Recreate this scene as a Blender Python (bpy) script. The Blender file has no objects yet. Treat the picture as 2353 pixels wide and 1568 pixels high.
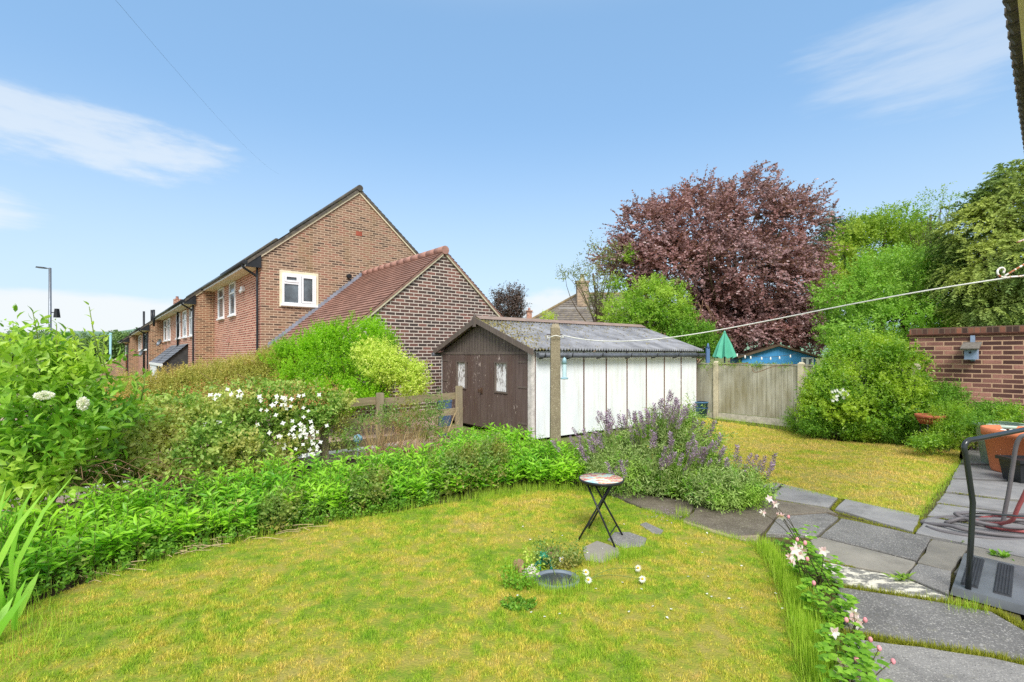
import bpy, math, random
import numpy as np
from mathutils import Vector, Matrix, Euler
SC = bpy.context.scene
COL = SC.collection
H, F, CX, HY = 1.6, 1111.0, 1176.5, 815.0      # eye height, focal length, principal column, horizon row of a 2353 x 1568 frame
R = np.random.default_rng(7)
random.seed(3)
UP = np.array([0, 0, 1.0])

def P(x, y, Y): return np.array([(x - CX) / F * Y, Y, H + (HY - y) / F * Y])
def G(x, y, z=0.0):
    Y = F * (H - z) / (y - HY)
    return np.array([(x - CX) / F * Y, Y, z])
def nrm(a): return a / (np.linalg.norm(a, axis=-1, keepdims=True) + 1e-9)
def V3(*a): return np.array(a, float)

# ------------------------------------------------------------------ objects
def wloc(o):
    v = np.zeros(3)
    while o is not None:
        v = v + np.array(o.location); o = o.parent
    return v
def tag(o, label=None, cat=None, group=None, kind=None):
    if label: o['label'] = label
    if cat: o['category'] = cat
    if group: o['group'] = group
    if kind: o['kind'] = kind
    return o
def thing(name, label, cat, loc, group=None):
    o = bpy.data.objects.new(name, None); COL.objects.link(o)
    o.location = [float(c) for c in loc]; o.empty_display_size = 0.2
    return tag(o, label, cat, group)
def link(name, me, parent=None, loc=None):
    o = bpy.data.objects.new(name, me); COL.objects.link(o)
    if parent is not None: o.parent = parent
    if loc is not None: o.location = [float(c) for c in loc]
    return o
def np_mesh(name, co, nper, mat, base=None, smooth=False):
    """co: (N,k,3) vertices of N pieces; nper: list of faces (index tuples) per piece"""
    N, k, _ = co.shape
    co = co.reshape(-1, 3)
    if base is not None: co = co - base
    me = bpy.data.meshes.new(name)
    me.vertices.add(len(co)); me.vertices.foreach_set('co', co.astype(np.float32).ravel())
    offs = (np.arange(N) * k)[:, None]
    flat = np.concatenate([np.array(f) for f in nper]); lens = np.array([len(f) for f in nper])
    loops = (offs + flat[None, :]).ravel()
    starts1 = np.concatenate([[0], np.cumsum(lens)[:-1]])
    starts = (np.arange(N)[:, None] * len(flat) + starts1[None, :]).ravel()
    me.loops.add(len(loops)); me.loops.foreach_set('vertex_index', loops.astype(np.int32))
    me.polygons.add(len(starts)); me.polygons.foreach_set('loop_start', starts.astype(np.int32))
    me.update(calc_edges=True); me.validate()
    if smooth: me.polygons.foreach_set('use_smooth', np.ones(len(starts), bool))
    me.materials.append(mat)
    return me

class Fr:
    """a local frame: origin and three axes"""
    def __init__(s, o, u, v, w=(0, 0, 1)):
        s.o = np.array(o, float); s.m = np.array([u, v, w], float)
    def __call__(s, u, v, w): return s.o + u * s.m[0] + v * s.m[1] + w * s.m[2]
    def at(s, u, v, w): return Fr(s(u, v, w), *s.m)
W0 = Fr((0, 0, 0), (1, 0, 0), (0, 1, 0))

class MB:
    def __init__(s): s.v = []; s.f = []; s.uv = []; s.sm = []
    def poly(s, pts, uv=None, smooth=False):
        n = len(s.v); s.v += [np.array(p, float) for p in pts]
        s.f.append(tuple(range(n, n + len(pts))))
        if uv is None: uv = [(p[0], p[2]) for p in pts]
        s.uv.append(uv); s.sm.append(smooth)
    def lpoly(s, fr, pts, axes=(0, 2)):
        s.poly([fr(*p) for p in pts], [(p[axes[0]], p[axes[1]]) for p in pts])
    def box(s, fr, a, b, taper=None):
        (x0, y0, z0), (x1, y1, z1) = a, b
        t = taper or 0
        c = lambda x, y, z: (x, y, z)
        q = [(x0, y0, z0), (x1, y0, z0), (x1, y1, z0), (x0, y1, z0), (x0 + t, y0 + t, z1), (x1 - t, y0 + t, z1), (x1 - t, y1 - t, z1), (x0 + t, y1 - t, z1)]
        for idx, ax in (((0, 1, 5, 4), (0, 2)), ((1, 2, 6, 5), (1, 2)), ((2, 3, 7, 6), (0, 2)), ((3, 0, 4, 7), (1, 2)), ((4, 5, 6, 7), (0, 1)), ((3, 2, 1, 0), (0, 1))):
            s.lpoly(fr, [q[i] for i in idx], ax)
        return s
    def prism(s, fr, prof, v0, v1):
        """profile of (u,w) points swept along v"""
        n = len(prof)
        s.lpoly(fr, [(u, v0, w) for u, w in prof], (0, 2)); s.lpoly(fr, [(u, v1, w) for u, w in prof[::-1]], (0, 2))
        d = 0
        for i in range(n):
            (u0, w0), (u1, w1) = prof[i], prof[(i + 1) % n]
            l = math.hypot(u1 - u0, w1 - w0)
            s.poly([fr(u0, v1, w0), fr(u1, v1, w1), fr(u1, v0, w1), fr(u0, v0, w0)], [(v1, d), (v1, d + l), (v0, d + l), (v0, d)]); d += l
        return s
    def tube(s, pts, r, n=8, cap=True):
        pts = [np.array(p, float) for p in pts]; m = len(pts)
        rs = r if hasattr(r, '__len__') else [r] * m
        rings = []; prev = None
        for i, p in enumerate(pts):
            t = nrm(pts[min(i + 1, m - 1)] - pts[max(i - 1, 0)])
            if prev is None:
                a = np.cross(t, UP)
                if np.linalg.norm(a) < 0.1: a = np.cross(t, V3(1, 0, 0))
            else: a = prev - t * prev.dot(t)
            a = nrm(a); b = np.cross(t, a); prev = a
            rings.append([p + rs[i] * (a * math.cos(2 * math.pi * k / n) + b * math.sin(2 * math.pi * k / n)) for k in range(n)])
        base = len(s.v)
        for g in rings: s.v += g
        for i in range(m - 1):
            for k in range(n):
                k2 = (k + 1) % n
                s.f.append((base + i * n + k, base + i * n + k2, base + (i + 1) * n + k2, base + (i + 1) * n + k))
                s.uv.append([(k / n, i), ((k + 1) / n, i), ((k + 1) / n, i + 1), (k / n, i + 1)]); s.sm.append(True)
        if cap:
            s.f.append(tuple(base + k for k in range(n))[::-1]); s.uv.append([(0, 0)] * n); s.sm.append(False)
            s.f.append(tuple(base + (m - 1) * n + k for k in range(n))); s.uv.append([(0, 0)] * n); s.sm.append(False)
        return s
    def lathe(s, o, prof, n=24, sy=1.0):
        o = np.array(o, float); base = len(s.v)
        for (r, z) in prof:
            s.v += [o + V3(r * math.cos(2 * math.pi * k / n), sy * r * math.sin(2 * math.pi * k / n), z) for k in range(n)]
        for i in range(len(prof) - 1):
            for k in range(n):
                k2 = (k + 1) % n
                s.f.append((base + i * n + k, base + i * n + k2, base + (i + 1) * n + k2, base + (i + 1) * n + k))
                s.uv.append([(k / n, i)] * 4); s.sm.append(True)
        return s
    def ball(s, c, r, n=12, m=8):
        c = np.array(c, float); r = np.array(r if hasattr(r, '__len__') else (r, r, r), float)
        base = len(s.v)
        for i in range(m + 1):
            th = math.pi * i / m
            s.v += [c + r * V3(math.sin(th) * math.cos(2 * math.pi * k / n), math.sin(th) * math.sin(2 * math.pi * k / n), math.cos(th)) for k in range(n)]
        for i in range(m):
            for k in range(n):
                k2 = (k + 1) % n
                s.f.append((base + i * n + k, base + (i + 1) * n + k, base + (i + 1) * n + k2, base + i * n + k2)); s.uv.append([(k / n, i)] * 4); s.sm.append(True)
        return s
    def mesh(s, name, mat, base=None):
        me = bpy.data.meshes.new(name)
        b = np.zeros(3) if base is None else base
        me.from_pydata([tuple(p - b) for p in s.v], [], s.f)
        ul = me.uv_layers.new(name='UVMap')
        flat = [c for f in s.uv for p in f for c in p]
        ul.data.foreach_set('uv', flat)
        me.polygons.foreach_set('use_smooth', s.sm)
        for m_ in (mat if isinstance(mat, (list, tuple)) else [mat]): me.materials.append(m_)
        me.update()
        return me
    def part(s, name, mat, parent, bevel=0.0):
        o = link(name, s.mesh(name, mat, wloc(parent)), parent)
        if bevel: bev(o, bevel)
        return o
    def solo(s, name, label, cat, mat, loc, group=None, bevel=0.0):
        o = link(name, s.mesh(name, mat, np.array(loc, float)), None, loc)
        if bevel: bev(o, bevel)
        return tag(o, label, cat, group)
    def struct(s, name, mat, kind='structure'):
        return tag(link(name, s.mesh(name, mat)), kind=kind)
def bev(o, w):
    m = o.modifiers.new('bevel', 'BEVEL'); m.width = w; m.segments = 2; m.limit_method = 'ANGLE'

# ------------------------------------------------------------------ materials
def srgb(r, g, b): return tuple(((c / 255 + 0.055) / 1.055) ** 2.4 if c > 10 else c / 255 / 12.92 for c in (r, g, b)) + (1.0,)
class Mat:
    def __init__(s, name):
        s.m = bpy.data.materials.new(name); s.m.use_nodes = True; s.nt = s.m.node_tree
        s.b = s.nt.nodes['Principled BSDF']; s.out = s.nt.nodes['Material Output']
        s.b.inputs['Specular IOR Level'].default_value = 0.3
    def n(s, t, **kw):
        x = s.nt.nodes.new(t)
        for k, v in kw.items():
            if k in x.inputs.keys():
                if hasattr(v, 'is_output') and v.is_output: s.nt.links.new(v, x.inputs[k])
                else: x.inputs[k].default_value = v
            else: setattr(x, k, v)
        return x
    def l(s, a, b): s.nt.links.new(a, b)
    def coord(s, kind='Object', scale=(1, 1, 1)):
        tc = s.n('ShaderNodeTexCoord'); mp = s.n('ShaderNodeMapping'); mp.inputs['Scale'].default_value = scale
        s.l(tc.outputs[kind], mp.inputs['Vector']); return mp.outputs['Vector']
    def noise(s, vec, scale, detail=4, rough=0.55):
        x = s.n('ShaderNodeTexNoise'); x.inputs['Scale'].default_value = scale; x.inputs['Detail'].default_value = detail; x.inputs['Roughness'].default_value = rough
        s.l(vec, x.inputs['Vector']); return x.outputs['Fac']
    def ramp(s, fac, stops, interp='LINEAR'):
        x = s.n('ShaderNodeValToRGB'); cr = x.color_ramp; cr.interpolation = interp
        while len(cr.elements) < len(stops): cr.elements.new(0.5)
        for e, (p, c) in zip(cr.elements, stops):
            e.position = p; e.color = c if len(c) == 4 else tuple(c) + (1,)
        s.l(fac, x.inputs['Fac']); return x.outputs['Color']
    def mix(s, fac, a, b, mode='MIX'):
        x = s.n('ShaderNodeMix', data_type='RGBA', blend_type=mode)
        for i, v in ((0, fac), (6, a), (7, b)):
            if hasattr(v, 'is_output'): s.l(v, x.inputs[i])
            else: x.inputs[i].default_value = v
        return x.outputs[2]
    def math(s, op, a, b=0.5, c=None):
        x = s.n('ShaderNodeMath', operation=op)
        for i, v in enumerate((a, b) + ((c,) if c is not None else ())):
            if hasattr(v, 'is_output'): s.l(v, x.inputs[i])
            else: x.inputs[i].default_value = v
        return x.outputs[0]
    def bump(s, h, strength=0.4, dist=0.01):
        x = s.n('ShaderNodeBump'); x.inputs['Strength'].default_value = strength; x.inputs['Distance'].default_value = dist
        s.l(h, x.inputs['Height']); s.l(x.outputs['Normal'], s.b.inputs['Normal'])
    def fin(s, col, rough=0.7, metal=0.0, spec=None):
        if hasattr(col, 'is_output'): s.l(col, s.b.inputs['Base Color'])
        else: s.b.inputs['Base Color'].default_value = col
        s.b.inputs['Roughness'].default_value = rough; s.b.inputs['Metallic'].default_value = metal
        if spec is not None: s.b.inputs['Specular IOR Level'].default_value = spec
        return s.m
def sc(c, k): return tuple(min(1, x * k) for x in c[:3]) + (1.0,)

def plain(name, c, rough=0.6, metal=0.0, var=0.25, scale=6.0, bump=0.0, stretch=(1, 1, 1), spec=None):
    m = Mat(name); v = m.coord(scale=stretch); f = m.noise(v, scale, 5)
    col = m.ramp(f, [(0.3, sc(c, 1 - var)), (0.7, sc(c, 1 + var))])
    if bump: m.bump(m.noise(v, scale * 6, 4), bump, 0.01)
    return m.fin(col, rough, metal, spec)
def leaf(name, a, b, c=None, trans=0.35, rough=0.45, patch=1.2, spec=0.35):
    """per-leaf colour from a to b, with clumps of leaves drawn towards c"""
    m = Mat(name); g = m.n('ShaderNodeNewGeometry')
    col = m.ramp(g.outputs['Random Per Island'], [(0.0, a), (1.0, b)])
    if c is not None:
        tc = m.n('ShaderNodeTexCoord')
        f = m.noise(tc.outputs['Object'], patch, 3)
        f = m.ramp(f, [(0.45, (0, 0, 0, 1)), (0.62, (1, 1, 1, 1))])
        col = m.mix(f, col, c)
    m.fin(col, rough, 0, spec)
    t = m.n('ShaderNodeBsdfTranslucent'); m.l(m.mix(1.0, col, (1.0, 1.0, 0.55, 1), 'MULTIPLY'), t.inputs['Color'])
    x = m.n('ShaderNodeMixShader'); x.inputs['Fac'].default_value = trans
    m.l(m.b.outputs[0], x.inputs[1]); m.l(t.outputs[0], x.inputs[2]); m.l(x.outputs[0], m.out.inputs['Surface'])
    return m.m
def brick(name, stops, mortar, bw=0.225, rh=0.075, ms=0.011, grime=None, bumps=0.6):
    m = Mat(name); tc = m.n('ShaderNodeTexCoord'); wob = m.n('ShaderNodeTexNoise'); wob.inputs['Scale'].default_value = 3.0
    m.l(tc.outputs['UV'], wob.inputs['Vector'])
    vec = m.n('ShaderNodeVectorMath', operation='MULTIPLY_ADD'); m.l(wob.outputs['Color'], vec.inputs[0]); vec.inputs[1].default_value = (0.012, 0.008, 0); m.l(tc.outputs['UV'], vec.inputs[2])
    b = m.n('ShaderNodeTexBrick'); m.l(vec.outputs[0], b.inputs['Vector'])
    for k, v in (('Color1', (0, 0, 0, 1)), ('Color2', (1, 1, 1, 1)), ('Mortar', (0.5, 0.5, 0.5, 1)), ('Scale', 1.0), ('Mortar Size', ms), ('Mortar Smooth', 0.25), ('Bias', 0.0), ('Brick Width', bw), ('Row Height', rh)):
        b.inputs[k].default_value = v
    b.offset = 0.5
    u = tc.outputs['UV']
    fine = m.noise(u, 45, 4); big = m.noise(u, 0.9, 4)
    bri = m.math('ADD', b.outputs['Color'], m.math('MULTIPLY_ADD', big, 1.3, -0.65))
    bri = m.math('ADD', bri, m.math('MULTIPLY_ADD', fine, 0.35, -0.17))
    col = m.ramp(bri, stops)
    col = m.mix(b.outputs['Fac'], col, m.mix(m.noise(u, 8, 3), sc(mortar, 0.8), sc(mortar, 1.15)))
    if grime is not None:
        st = m.noise(m.coord('UV', (1.2, 0.25, 1)), 1.3, 5)
        col = m.mix(m.ramp(st, [(0.52, (0, 0, 0, 1)), (0.75, (0.6, 0.6, 0.6, 1))]), col, grime)
    h = m.math('ADD', m.math('MULTIPLY', b.outputs['Fac'], -1.0), m.math('MULTIPLY', fine, 0.5))
    m.bump(h, bumps, 0.008)
    return m.fin(col, 0.85)
def wood(name, a, b, dirt=None, flake=None, stretch=(14, 14, 0.8), rough=0.75, flake_at=0.66):
    m = Mat(name); v = m.coord(scale=stretch); f = m.noise(v, 1.6, 6, 0.65)
    col = m.ramp(f, [(0.25, a), (0.75, b)])
    w = m.coord(scale=(1, 1, 0.35))
    if dirt is not None: col = m.mix(m.ramp(m.noise(w, 2.4, 5), [(0.45, (0, 0, 0, 1)), (0.7, (0.85, 0.85, 0.85, 1))]), col, dirt)
    if flake is not None:
        p = m.math('MULTIPLY', m.noise(m.coord(scale=(22, 22, 9)), 1.0, 6, 0.7), m.math('ADD', m.noise(w, 1.7, 3), 0.5))
        col = m.mix(m.ramp(p, [(flake_at, (0, 0, 0, 1)), (flake_at + 0.03, (1, 1, 1, 1))]), col, flake)
    m.bump(f, 0.35, 0.006)
    return m.fin(col, rough)
def glass(name, c, rough=0.06):
    m = Mat(name); v = m.coord(); f = m.noise(v, 2.5, 3)
    return m.fin(m.ramp(f, [(0.35, sc(c, 0.6)), (0.65, sc(c, 1.5))]), rough, 0, 0.8)

# ------------------------------------------------------------------ leaves
T4 = (V3(0, 0, 0), V3(-.5, .45, .07), V3(0, 1, -.06), V3(.5, .45, .07)); F4 = [(0, 2, 1), (0, 3, 2)]
T8 = (V3(0, 0, 0), V3(-.42, .25, .09), V3(0, .3, .03), V3(.42, .25, .09), V3(-.36, .62, .05), V3(0, .66, 0), V3(.36, .62, .05), V3(0, 1, -.12))
F8 = [(0, 2, 1), (0, 3, 2), (1, 2, 5, 4), (2, 3, 6, 5), (4, 5, 7), (5, 6, 7)]
TB = (V3(-.5, 0, 0), V3(.5, 0, 0), V3(.45, .4, .02), V3(-.45, .4, .02), V3(.32, .75, -.05), V3(-.32, .75, -.05), V3(0, 1, -.18)); FB = [(0, 1, 2, 3), (3, 2, 4, 5), (5, 4, 6)]
def leaf_co(pos, ax, nr, L, Wd, tpl=T4):
    ax = nrm(ax); nr = nrm(nr - ax * (nr * ax).sum(1, keepdims=True)); bt = np.cross(nr, ax)
    L = np.broadcast_to(np.asarray(L, float), (len(pos),))[:, None]; Wd = np.broadcast_to(np.asarray(Wd, float), (len(pos),))[:, None]
    return np.stack([pos + bt * (t[0] * Wd) + ax * (t[1] * L) + nr * (t[2] * L) for t in tpl], axis=1)
def rv(n): return nrm(R.normal(size=(n, 3)))
def sprig(s, d, ln, nl, L, Wd, alpha=0.9, droop=0.0, flat=False, up=1.0, tpl=T4, size_end=0.7, t0=0.12, jit=0.35):
    """leaves set along N twigs that start at s and run along d"""
    n = len(s); d = nrm(d); ln = np.broadcast_to(np.asarray(ln, float), (n,))
    t = np.linspace(t0, 1, nl)[None, :].repeat(n, 0) + R.normal(size=(n, nl)) * 0.03
    s1 = np.cross(d, UP); s1 = nrm(s1 + 1e-4 * rv(n)); s2 = np.cross(s1, d)
    ph = R.uniform(0, 6.28, (n, 1)) + np.arange(nl)[None, :] * (math.pi if flat else 2.4) + R.normal(size=(n, nl)) * 0.3
    if flat: ph = np.arange(nl)[None, :] * math.pi + R.normal(size=(n, nl)) * 0.25
    pos = s[:, None, :] + d[:, None, :] * (ln[:, None] * t)[:, :, None] - UP * (droop * ln[:, None] * t * t)[:, :, None]
    side = np.cos(ph)[:, :, None] * s1[:, None, :] + np.sin(ph)[:, :, None] * s2[:, None, :]
    ax = math.cos(alpha) * d[:, None, :] + math.sin(alpha) * side - UP * (droop * t)[:, :, None] + jit * R.normal(size=(n, nl, 3)) * 0.6
    pos = pos.reshape(-1, 3); ax = ax.reshape(-1, 3); side = side.reshape(-1, 3)
    nr = UP * (up * 0.45) + (jit + 0.2) * R.normal(size=pos.shape) + 0.9 * np.repeat(nrm(d * V3(1, 1, 0.3)), nl, 0)
    sz = (1 - (1 - size_end) * t.reshape(-1)) * R.uniform(0.65, 1.15, len(pos)) * np.repeat(R.uniform(.7, 1.25, n), nl)
    return leaf_co(pos, ax, nr, L * sz, Wd * sz, tpl)
def lobe(x, y, rx, ry, Y, dep=None):
    rx_, rz_ = rx * Y / F, ry * Y / F
    return (P(x, y, Y), np.array([rx_, dep if dep else (rx_ + rz_) / 2, rz_]))
LUMP = 0.21
def shell(lobes, n, r0=0.6, r1=1.0, zmin=0.03, ymax_v=1.0):
    """n points spread through the outer part of a set of ellipsoids; returns points and outward directions"""
    w = np.array([r[0] * r[2] + r[1] * r[2] + r[0] * r[1] for _, r in lobes]); w = w / w.sum()
    out_p, out_v = [], []
    got = 0
    while got < n:
        k = R.choice(len(lobes), n, p=w)
        c = np.array([lobes[i][0] for i in k]); r = np.array([lobes[i][1] for i in k])
        v = rv(n); rad = R.uniform(r0 ** 2, r1 ** 2, n) ** 0.5
        f = 2.6 + (k % 3) * .5; q1, q2, q3 = k * 1.7, k * 2.9 + 1, k * .8 + 2
        b = np.sin(f * 1.3 * v[:, 0] + q1) * np.sin(f * v[:, 2] * 1.2 + q2) + .6 * np.sin(f * 2.3 * v[:, 0] + 1.3 * f * v[:, 1] + q3) * np.sin(f * 2.2 * v[:, 2] + q1) + .45 * np.sin(f * 4.1 * v[:, 0] + q2) * np.sin(f * 4.4 * v[:, 2] - f * 2 * v[:, 1] + q3)
        rad = rad * (1 + LUMP * b) * np.where(R.uniform(size=n) < .05, R.uniform(1.0, 1.22, n), 1.0)
        p = c + v * r * rad[:, None]
        ins = np.zeros(n, int)
        for (c2, r2) in lobes: ins += (((p - c2) / r2) ** 2).sum(1) < 0.4
        ok = (p[:, 2] > zmin) & ((ins == 0) | (R.uniform(size=n) < 0.25))
        out_p.append(p[ok]); out_v.append(nrm(v[ok] / r[ok])); got += ok.sum()
    return np.concatenate(out_p)[:n], np.concatenate(out_v)[:n]
def crown(lobes, n, ln, nl, L, Wd, lift=0.4, wild=0.5, r0=0.6, r1=1.0, gaps=0.0, gsc=1.2, **kw):
    p, v = shell(lobes, n, r0, r1)
    if gaps:      # leave irregular holes
        ph = R.uniform(0, 6.28, 6)
        g = np.sin(p[:, 0] * gsc * 2.1 + ph[0]) + np.sin(p[:, 1] * gsc * 1.7 + ph[1]) + np.sin(p[:, 2] * gsc * 2.6 + ph[2]) + np.sin((p[:, 0] + p[:, 2]) * gsc * 3.9 + ph[3])
        k = R.uniform(size=n) < np.clip(0.75 + g * gaps, 0.12, 1); p, v = p[k], v[k]
    d = nrm(v + UP * lift + wild * R.normal(size=v.shape))
    l_ = ln * R.uniform(0.6, 1.3, len(p))
    return sprig(p - d * l_[:, None] * 0.55, d, l_, nl, L, Wd, **kw)
def leaves(name, co, mat, parent=None, faces=F4, smooth=False):
    b = wloc(parent) if parent is not None else None
    return link(name, np_mesh(name, co, faces, mat, b, smooth), parent)
def twigs(lobes, root, n, r, depth=0.85):
    """limbs from a root point into the crown"""
    mb = MB(); p, v = shell(lobes, n, 0.3, depth)
    for q in p:
        a = np.array(root, float); m = a * 0.5 + q * 0.5 + R.normal(size=3) * 0.12 * np.linalg.norm(q - a); m[2] += 0.1 * abs(q[2] - a[2])
        t = np.linspace(0, 1, 6)[:, None]
        pts = (1 - t) ** 2 * a + 2 * t * (1 - t) * m + t * t * q
        mb.tube(pts, list(np.linspace(r, r * 0.15, 6)), 5, False)
    return mb
def vnoise(x, y, f, seed=0):
    x, y = x * f, y * f; i, j = np.floor(x).astype(int), np.floor(y).astype(int); u, v = x - i, y - j; u, v = u * u * (3 - 2 * u), v * v * (3 - 2 * v)
    h = lambda a, b: np.modf(np.abs(np.sin(a * 127.1 + b * 311.7 + seed * 74.7) * 43758.5453))[0]
    return (h(i, j) * (1 - u) + h(i + 1, j) * u) * (1 - v) + (h(i, j + 1) * (1 - u) + h(i + 1, j + 1) * u) * v
def inpoly(pts, poly):
    x, y = pts[:, 0], pts[:, 1]; c = np.zeros(len(pts), bool); n = len(poly)
    for i in range(n):
        x0, y0 = poly[i][:2]; x1, y1 = poly[i - 1][:2]
        c ^= ((y0 > y) != (y1 > y)) & (x < (x1 - x0) * (y - y0) / (y1 - y0 + 1e-12) + x0)
    return c
def scatter(poly, n):
    a = np.array([q[:2] for q in poly]); lo, hi = a.min(0), a.max(0); out = []; got = 0
    while got < n:
        p = R.uniform(lo, hi, (n, 2)); p = p[inpoly(p, a)]; out.append(p); got += len(p)
    p = np.concatenate(out)[:n]
    return np.concatenate([p, np.zeros((n, 1))], 1)
def smooth_path(pts, n=8):
    pts = [np.array(p, float) for p in pts]; q = [2 * pts[0] - pts[1]] + pts + [2 * pts[-1] - pts[-2]]; out = []
    for i in range(1, len(q) - 2):
        for t in np.linspace(0, 1, n, endpoint=False):
            a, b, c, d = q[i - 1], q[i], q[i + 1], q[i + 2]
            out.append(0.5 * ((2 * b) + (-a + c) * t + (2 * a - 5 * b + 4 * c - d) * t * t + (-a + 3 * b - 3 * c + d) * t ** 3))
    return out + [pts[-1]]
# ------------------------------------------------------------------ camera, sun, sky
cam = bpy.data.cameras.new('camera'); co_ = bpy.data.objects.new('camera', cam); COL.objects.link(co_)
co_.location = (0, 0, H); co_.rotation_euler = (math.radians(90), 0, 0)
cam.sensor_width = 36; cam.lens = 36 * F / 2353; cam.shift_y = (HY - 784) / 2353; cam.clip_end = 3000; cam.clip_start = 0.05
SC.camera = co_
SUN_EL, SUN_AZ = math.radians(48), math.radians(178)      # azimuth clockwise from +Y
sl = bpy.data.lights.new('sun', 'SUN'); sl.energy = 1.3; sl.angle = math.radians(24); sl.color = (1.0, 0.97, 0.92)
so = bpy.data.objects.new('sun', sl); COL.objects.link(so)
sd = Vector((math.sin(SUN_AZ) * math.cos(SUN_EL), math.cos(SUN_AZ) * math.cos(SUN_EL), math.sin(SUN_EL)))
so.rotation_euler = sd.to_track_quat('Z', 'Y').to_euler(); so.location = (0, 0, 30)
wd = bpy.data.worlds.new('World'); SC.world = wd; wd.use_nodes = True
class WM(Mat):
    def __init__(s, nt): s.nt = nt
w = WM(wd.node_tree); bg = wd.node_tree.nodes['Background']
sky = w.n('ShaderNodeTexSky'); sky.sky_type = 'NISHITA'; sky.sun_disc = False; sky.sun_elevation = SUN_EL; sky.sun_rotation = SUN_AZ
sky.air_density = 1.0; sky.dust_density = 1.2; sky.ozone_density = 1.5
tc = w.n('ShaderNodeTexCoord'); sp = w.n('ShaderNodeSeparateXYZ'); w.l(tc.outputs['Generated'], sp.inputs[0])
az = w.math('ARCTAN2', sp.outputs['X'], sp.outputs['Y']); el = w.math('ARCSINE', sp.outputs['Z'])
azd = w.math('MULTIPLY', az, 57.2958); eld = w.math('MULTIPLY', el, 57.2958)
def cvec(ku, kv, o=0.0):
    c = w.n('ShaderNodeCombineXYZ'); w.l(w.math('MULTIPLY', azd, ku), c.inputs[0]); w.l(w.math('MULTIPLY', eld, kv), c.inputs[1]); c.inputs[2].default_value = o
    return c.outputs[0]
def cloud(a0, e0, ra, re, ku, kv, seed, lo=0.5, hi=0.75, skew=0.0):
    n_ = w.noise(cvec(ku, kv, seed), 1.0, 8, 0.58)
    da = w.math('DIVIDE', w.math('SUBTRACT', azd, a0), ra)
    de = w.math('DIVIDE', w.math('SUBTRACT', w.math('ADD', eld, w.math('MULTIPLY', da, skew)), e0), re)
    d2 = w.math('ADD', w.math('MULTIPLY', da, da), w.math('MULTIPLY', de, de))
    e_ = w.math('MULTIPLY', w.math('SUBTRACT', 1.0, d2), 0.42)
    q = w.math('ADD', n_, e_)
    x = w.n('ShaderNodeMapRange', interpolation_type='SMOOTHSTEP'); w.l(q, x.inputs[0])
    for i, v in ((1, lo), (2, hi), (3, 0.0), (4, 1.0)): x.inputs[i].default_value = v
    return x.outputs[0]
c1 = cloud(-42, 18.9, 14.6, 3.2, 0.20, 0.75, 7.3, 0.47, 0.95, 0.12)
c2 = cloud(44, 26.0, 15, 5.5, 0.10, 0.62, 8.7, 0.46, 1.05)
c3 = cloud(-50, 11.5, 7, 2.2, 0.12, 0.8, 5.0, 0.50, 0.95)
c4 = cloud(-38, 1.2, 22, 4.0, 0.06, 0.25, 1.3, 0.32, 0.62)
c5 = cloud(4.5, 5.0, 5, 2.6, 0.2, 0.5, 2.2, 0.4, 0.8)
hz = w.n('ShaderNodeMapRange', interpolation_type='SMOOTHSTEP'); w.l(eld, hz.inputs[0])
for i, v in ((1, 27.0), (2, -1.0), (3, 0.0), (4, 1.0)): hz.inputs[i].default_value = v
SKYW = 3.75        # radiance of white cloud before the background strength
base = w.mix(0.6, sky.outputs[0], (1.05, 2.05, 3.3, 1))
base = w.mix(w.math('MULTIPLY', hz.outputs[0], 0.74), base, (0.74 * SKYW, 0.9 * SKYW, 1.0 * SKYW, 1))
cl = w.math('MAXIMUM', w.math('MULTIPLY', c1, 0.55), w.math('MULTIPLY', c2, 0.38))
cl = w.math('MAXIMUM', cl, w.math('MULTIPLY', c3, 0.6)); cl = w.math('MAXIMUM', cl, w.math('MULTIPLY', c4, 0.85)); cl = w.math('MAXIMUM', cl, w.math('MULTIPLY', c5, 0.8))
base = w.mix(cl, base, (0.95 * SKYW, 0.985 * SKYW, 1.0 * SKYW, 1))
def sstep(v, lo, hi):
    x = w.n('ShaderNodeMapRange', interpolation_type='SMOOTHSTEP'); w.l(v, x.inputs[0])
    for i, q in ((1, lo), (2, hi), (3, 0.0), (4, 1.0)): x.inputs[i].default_value = q
    return x.outputs[0]
over = w.math('MAXIMUM', sstep(eld, 34.0, 52.0), sstep(sp.outputs['Y'], 0.05, -0.45))      # unseen white cloud added overhead and behind to brighten and neutralise the light
over = w.math('MULTIPLY', over, w.math('MULTIPLY_ADD', w.noise(tc.outputs['Generated'], 3.0, 5), 0.5, 0.6))
base = w.mix(over, base, (0.97 * SKYW, 1.0 * SKYW, 1.02 * SKYW, 1))
w.l(base, bg.inputs['Color']); bg.inputs['Strength'].default_value = 0.08
SC.view_settings.view_transform = 'Standard'; SC.view_settings.look = 'None'; SC.view_settings.gamma = 1; SC.view_settings.exposure = 1.72
SC.cycles.use_denoising = False
SC.render.film_transparent = False
SC.cycles.max_bounces = 6; SC.cycles.diffuse_bounces = 3; SC.cycles.glossy_bounces = 2; SC.cycles.transmission_bounces = 4; SC.cycles.transparent_max_bounces = 4
SC.cycles.use_adaptive_sampling = True; SC.cycles.adaptive_threshold = 0.01

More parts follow.
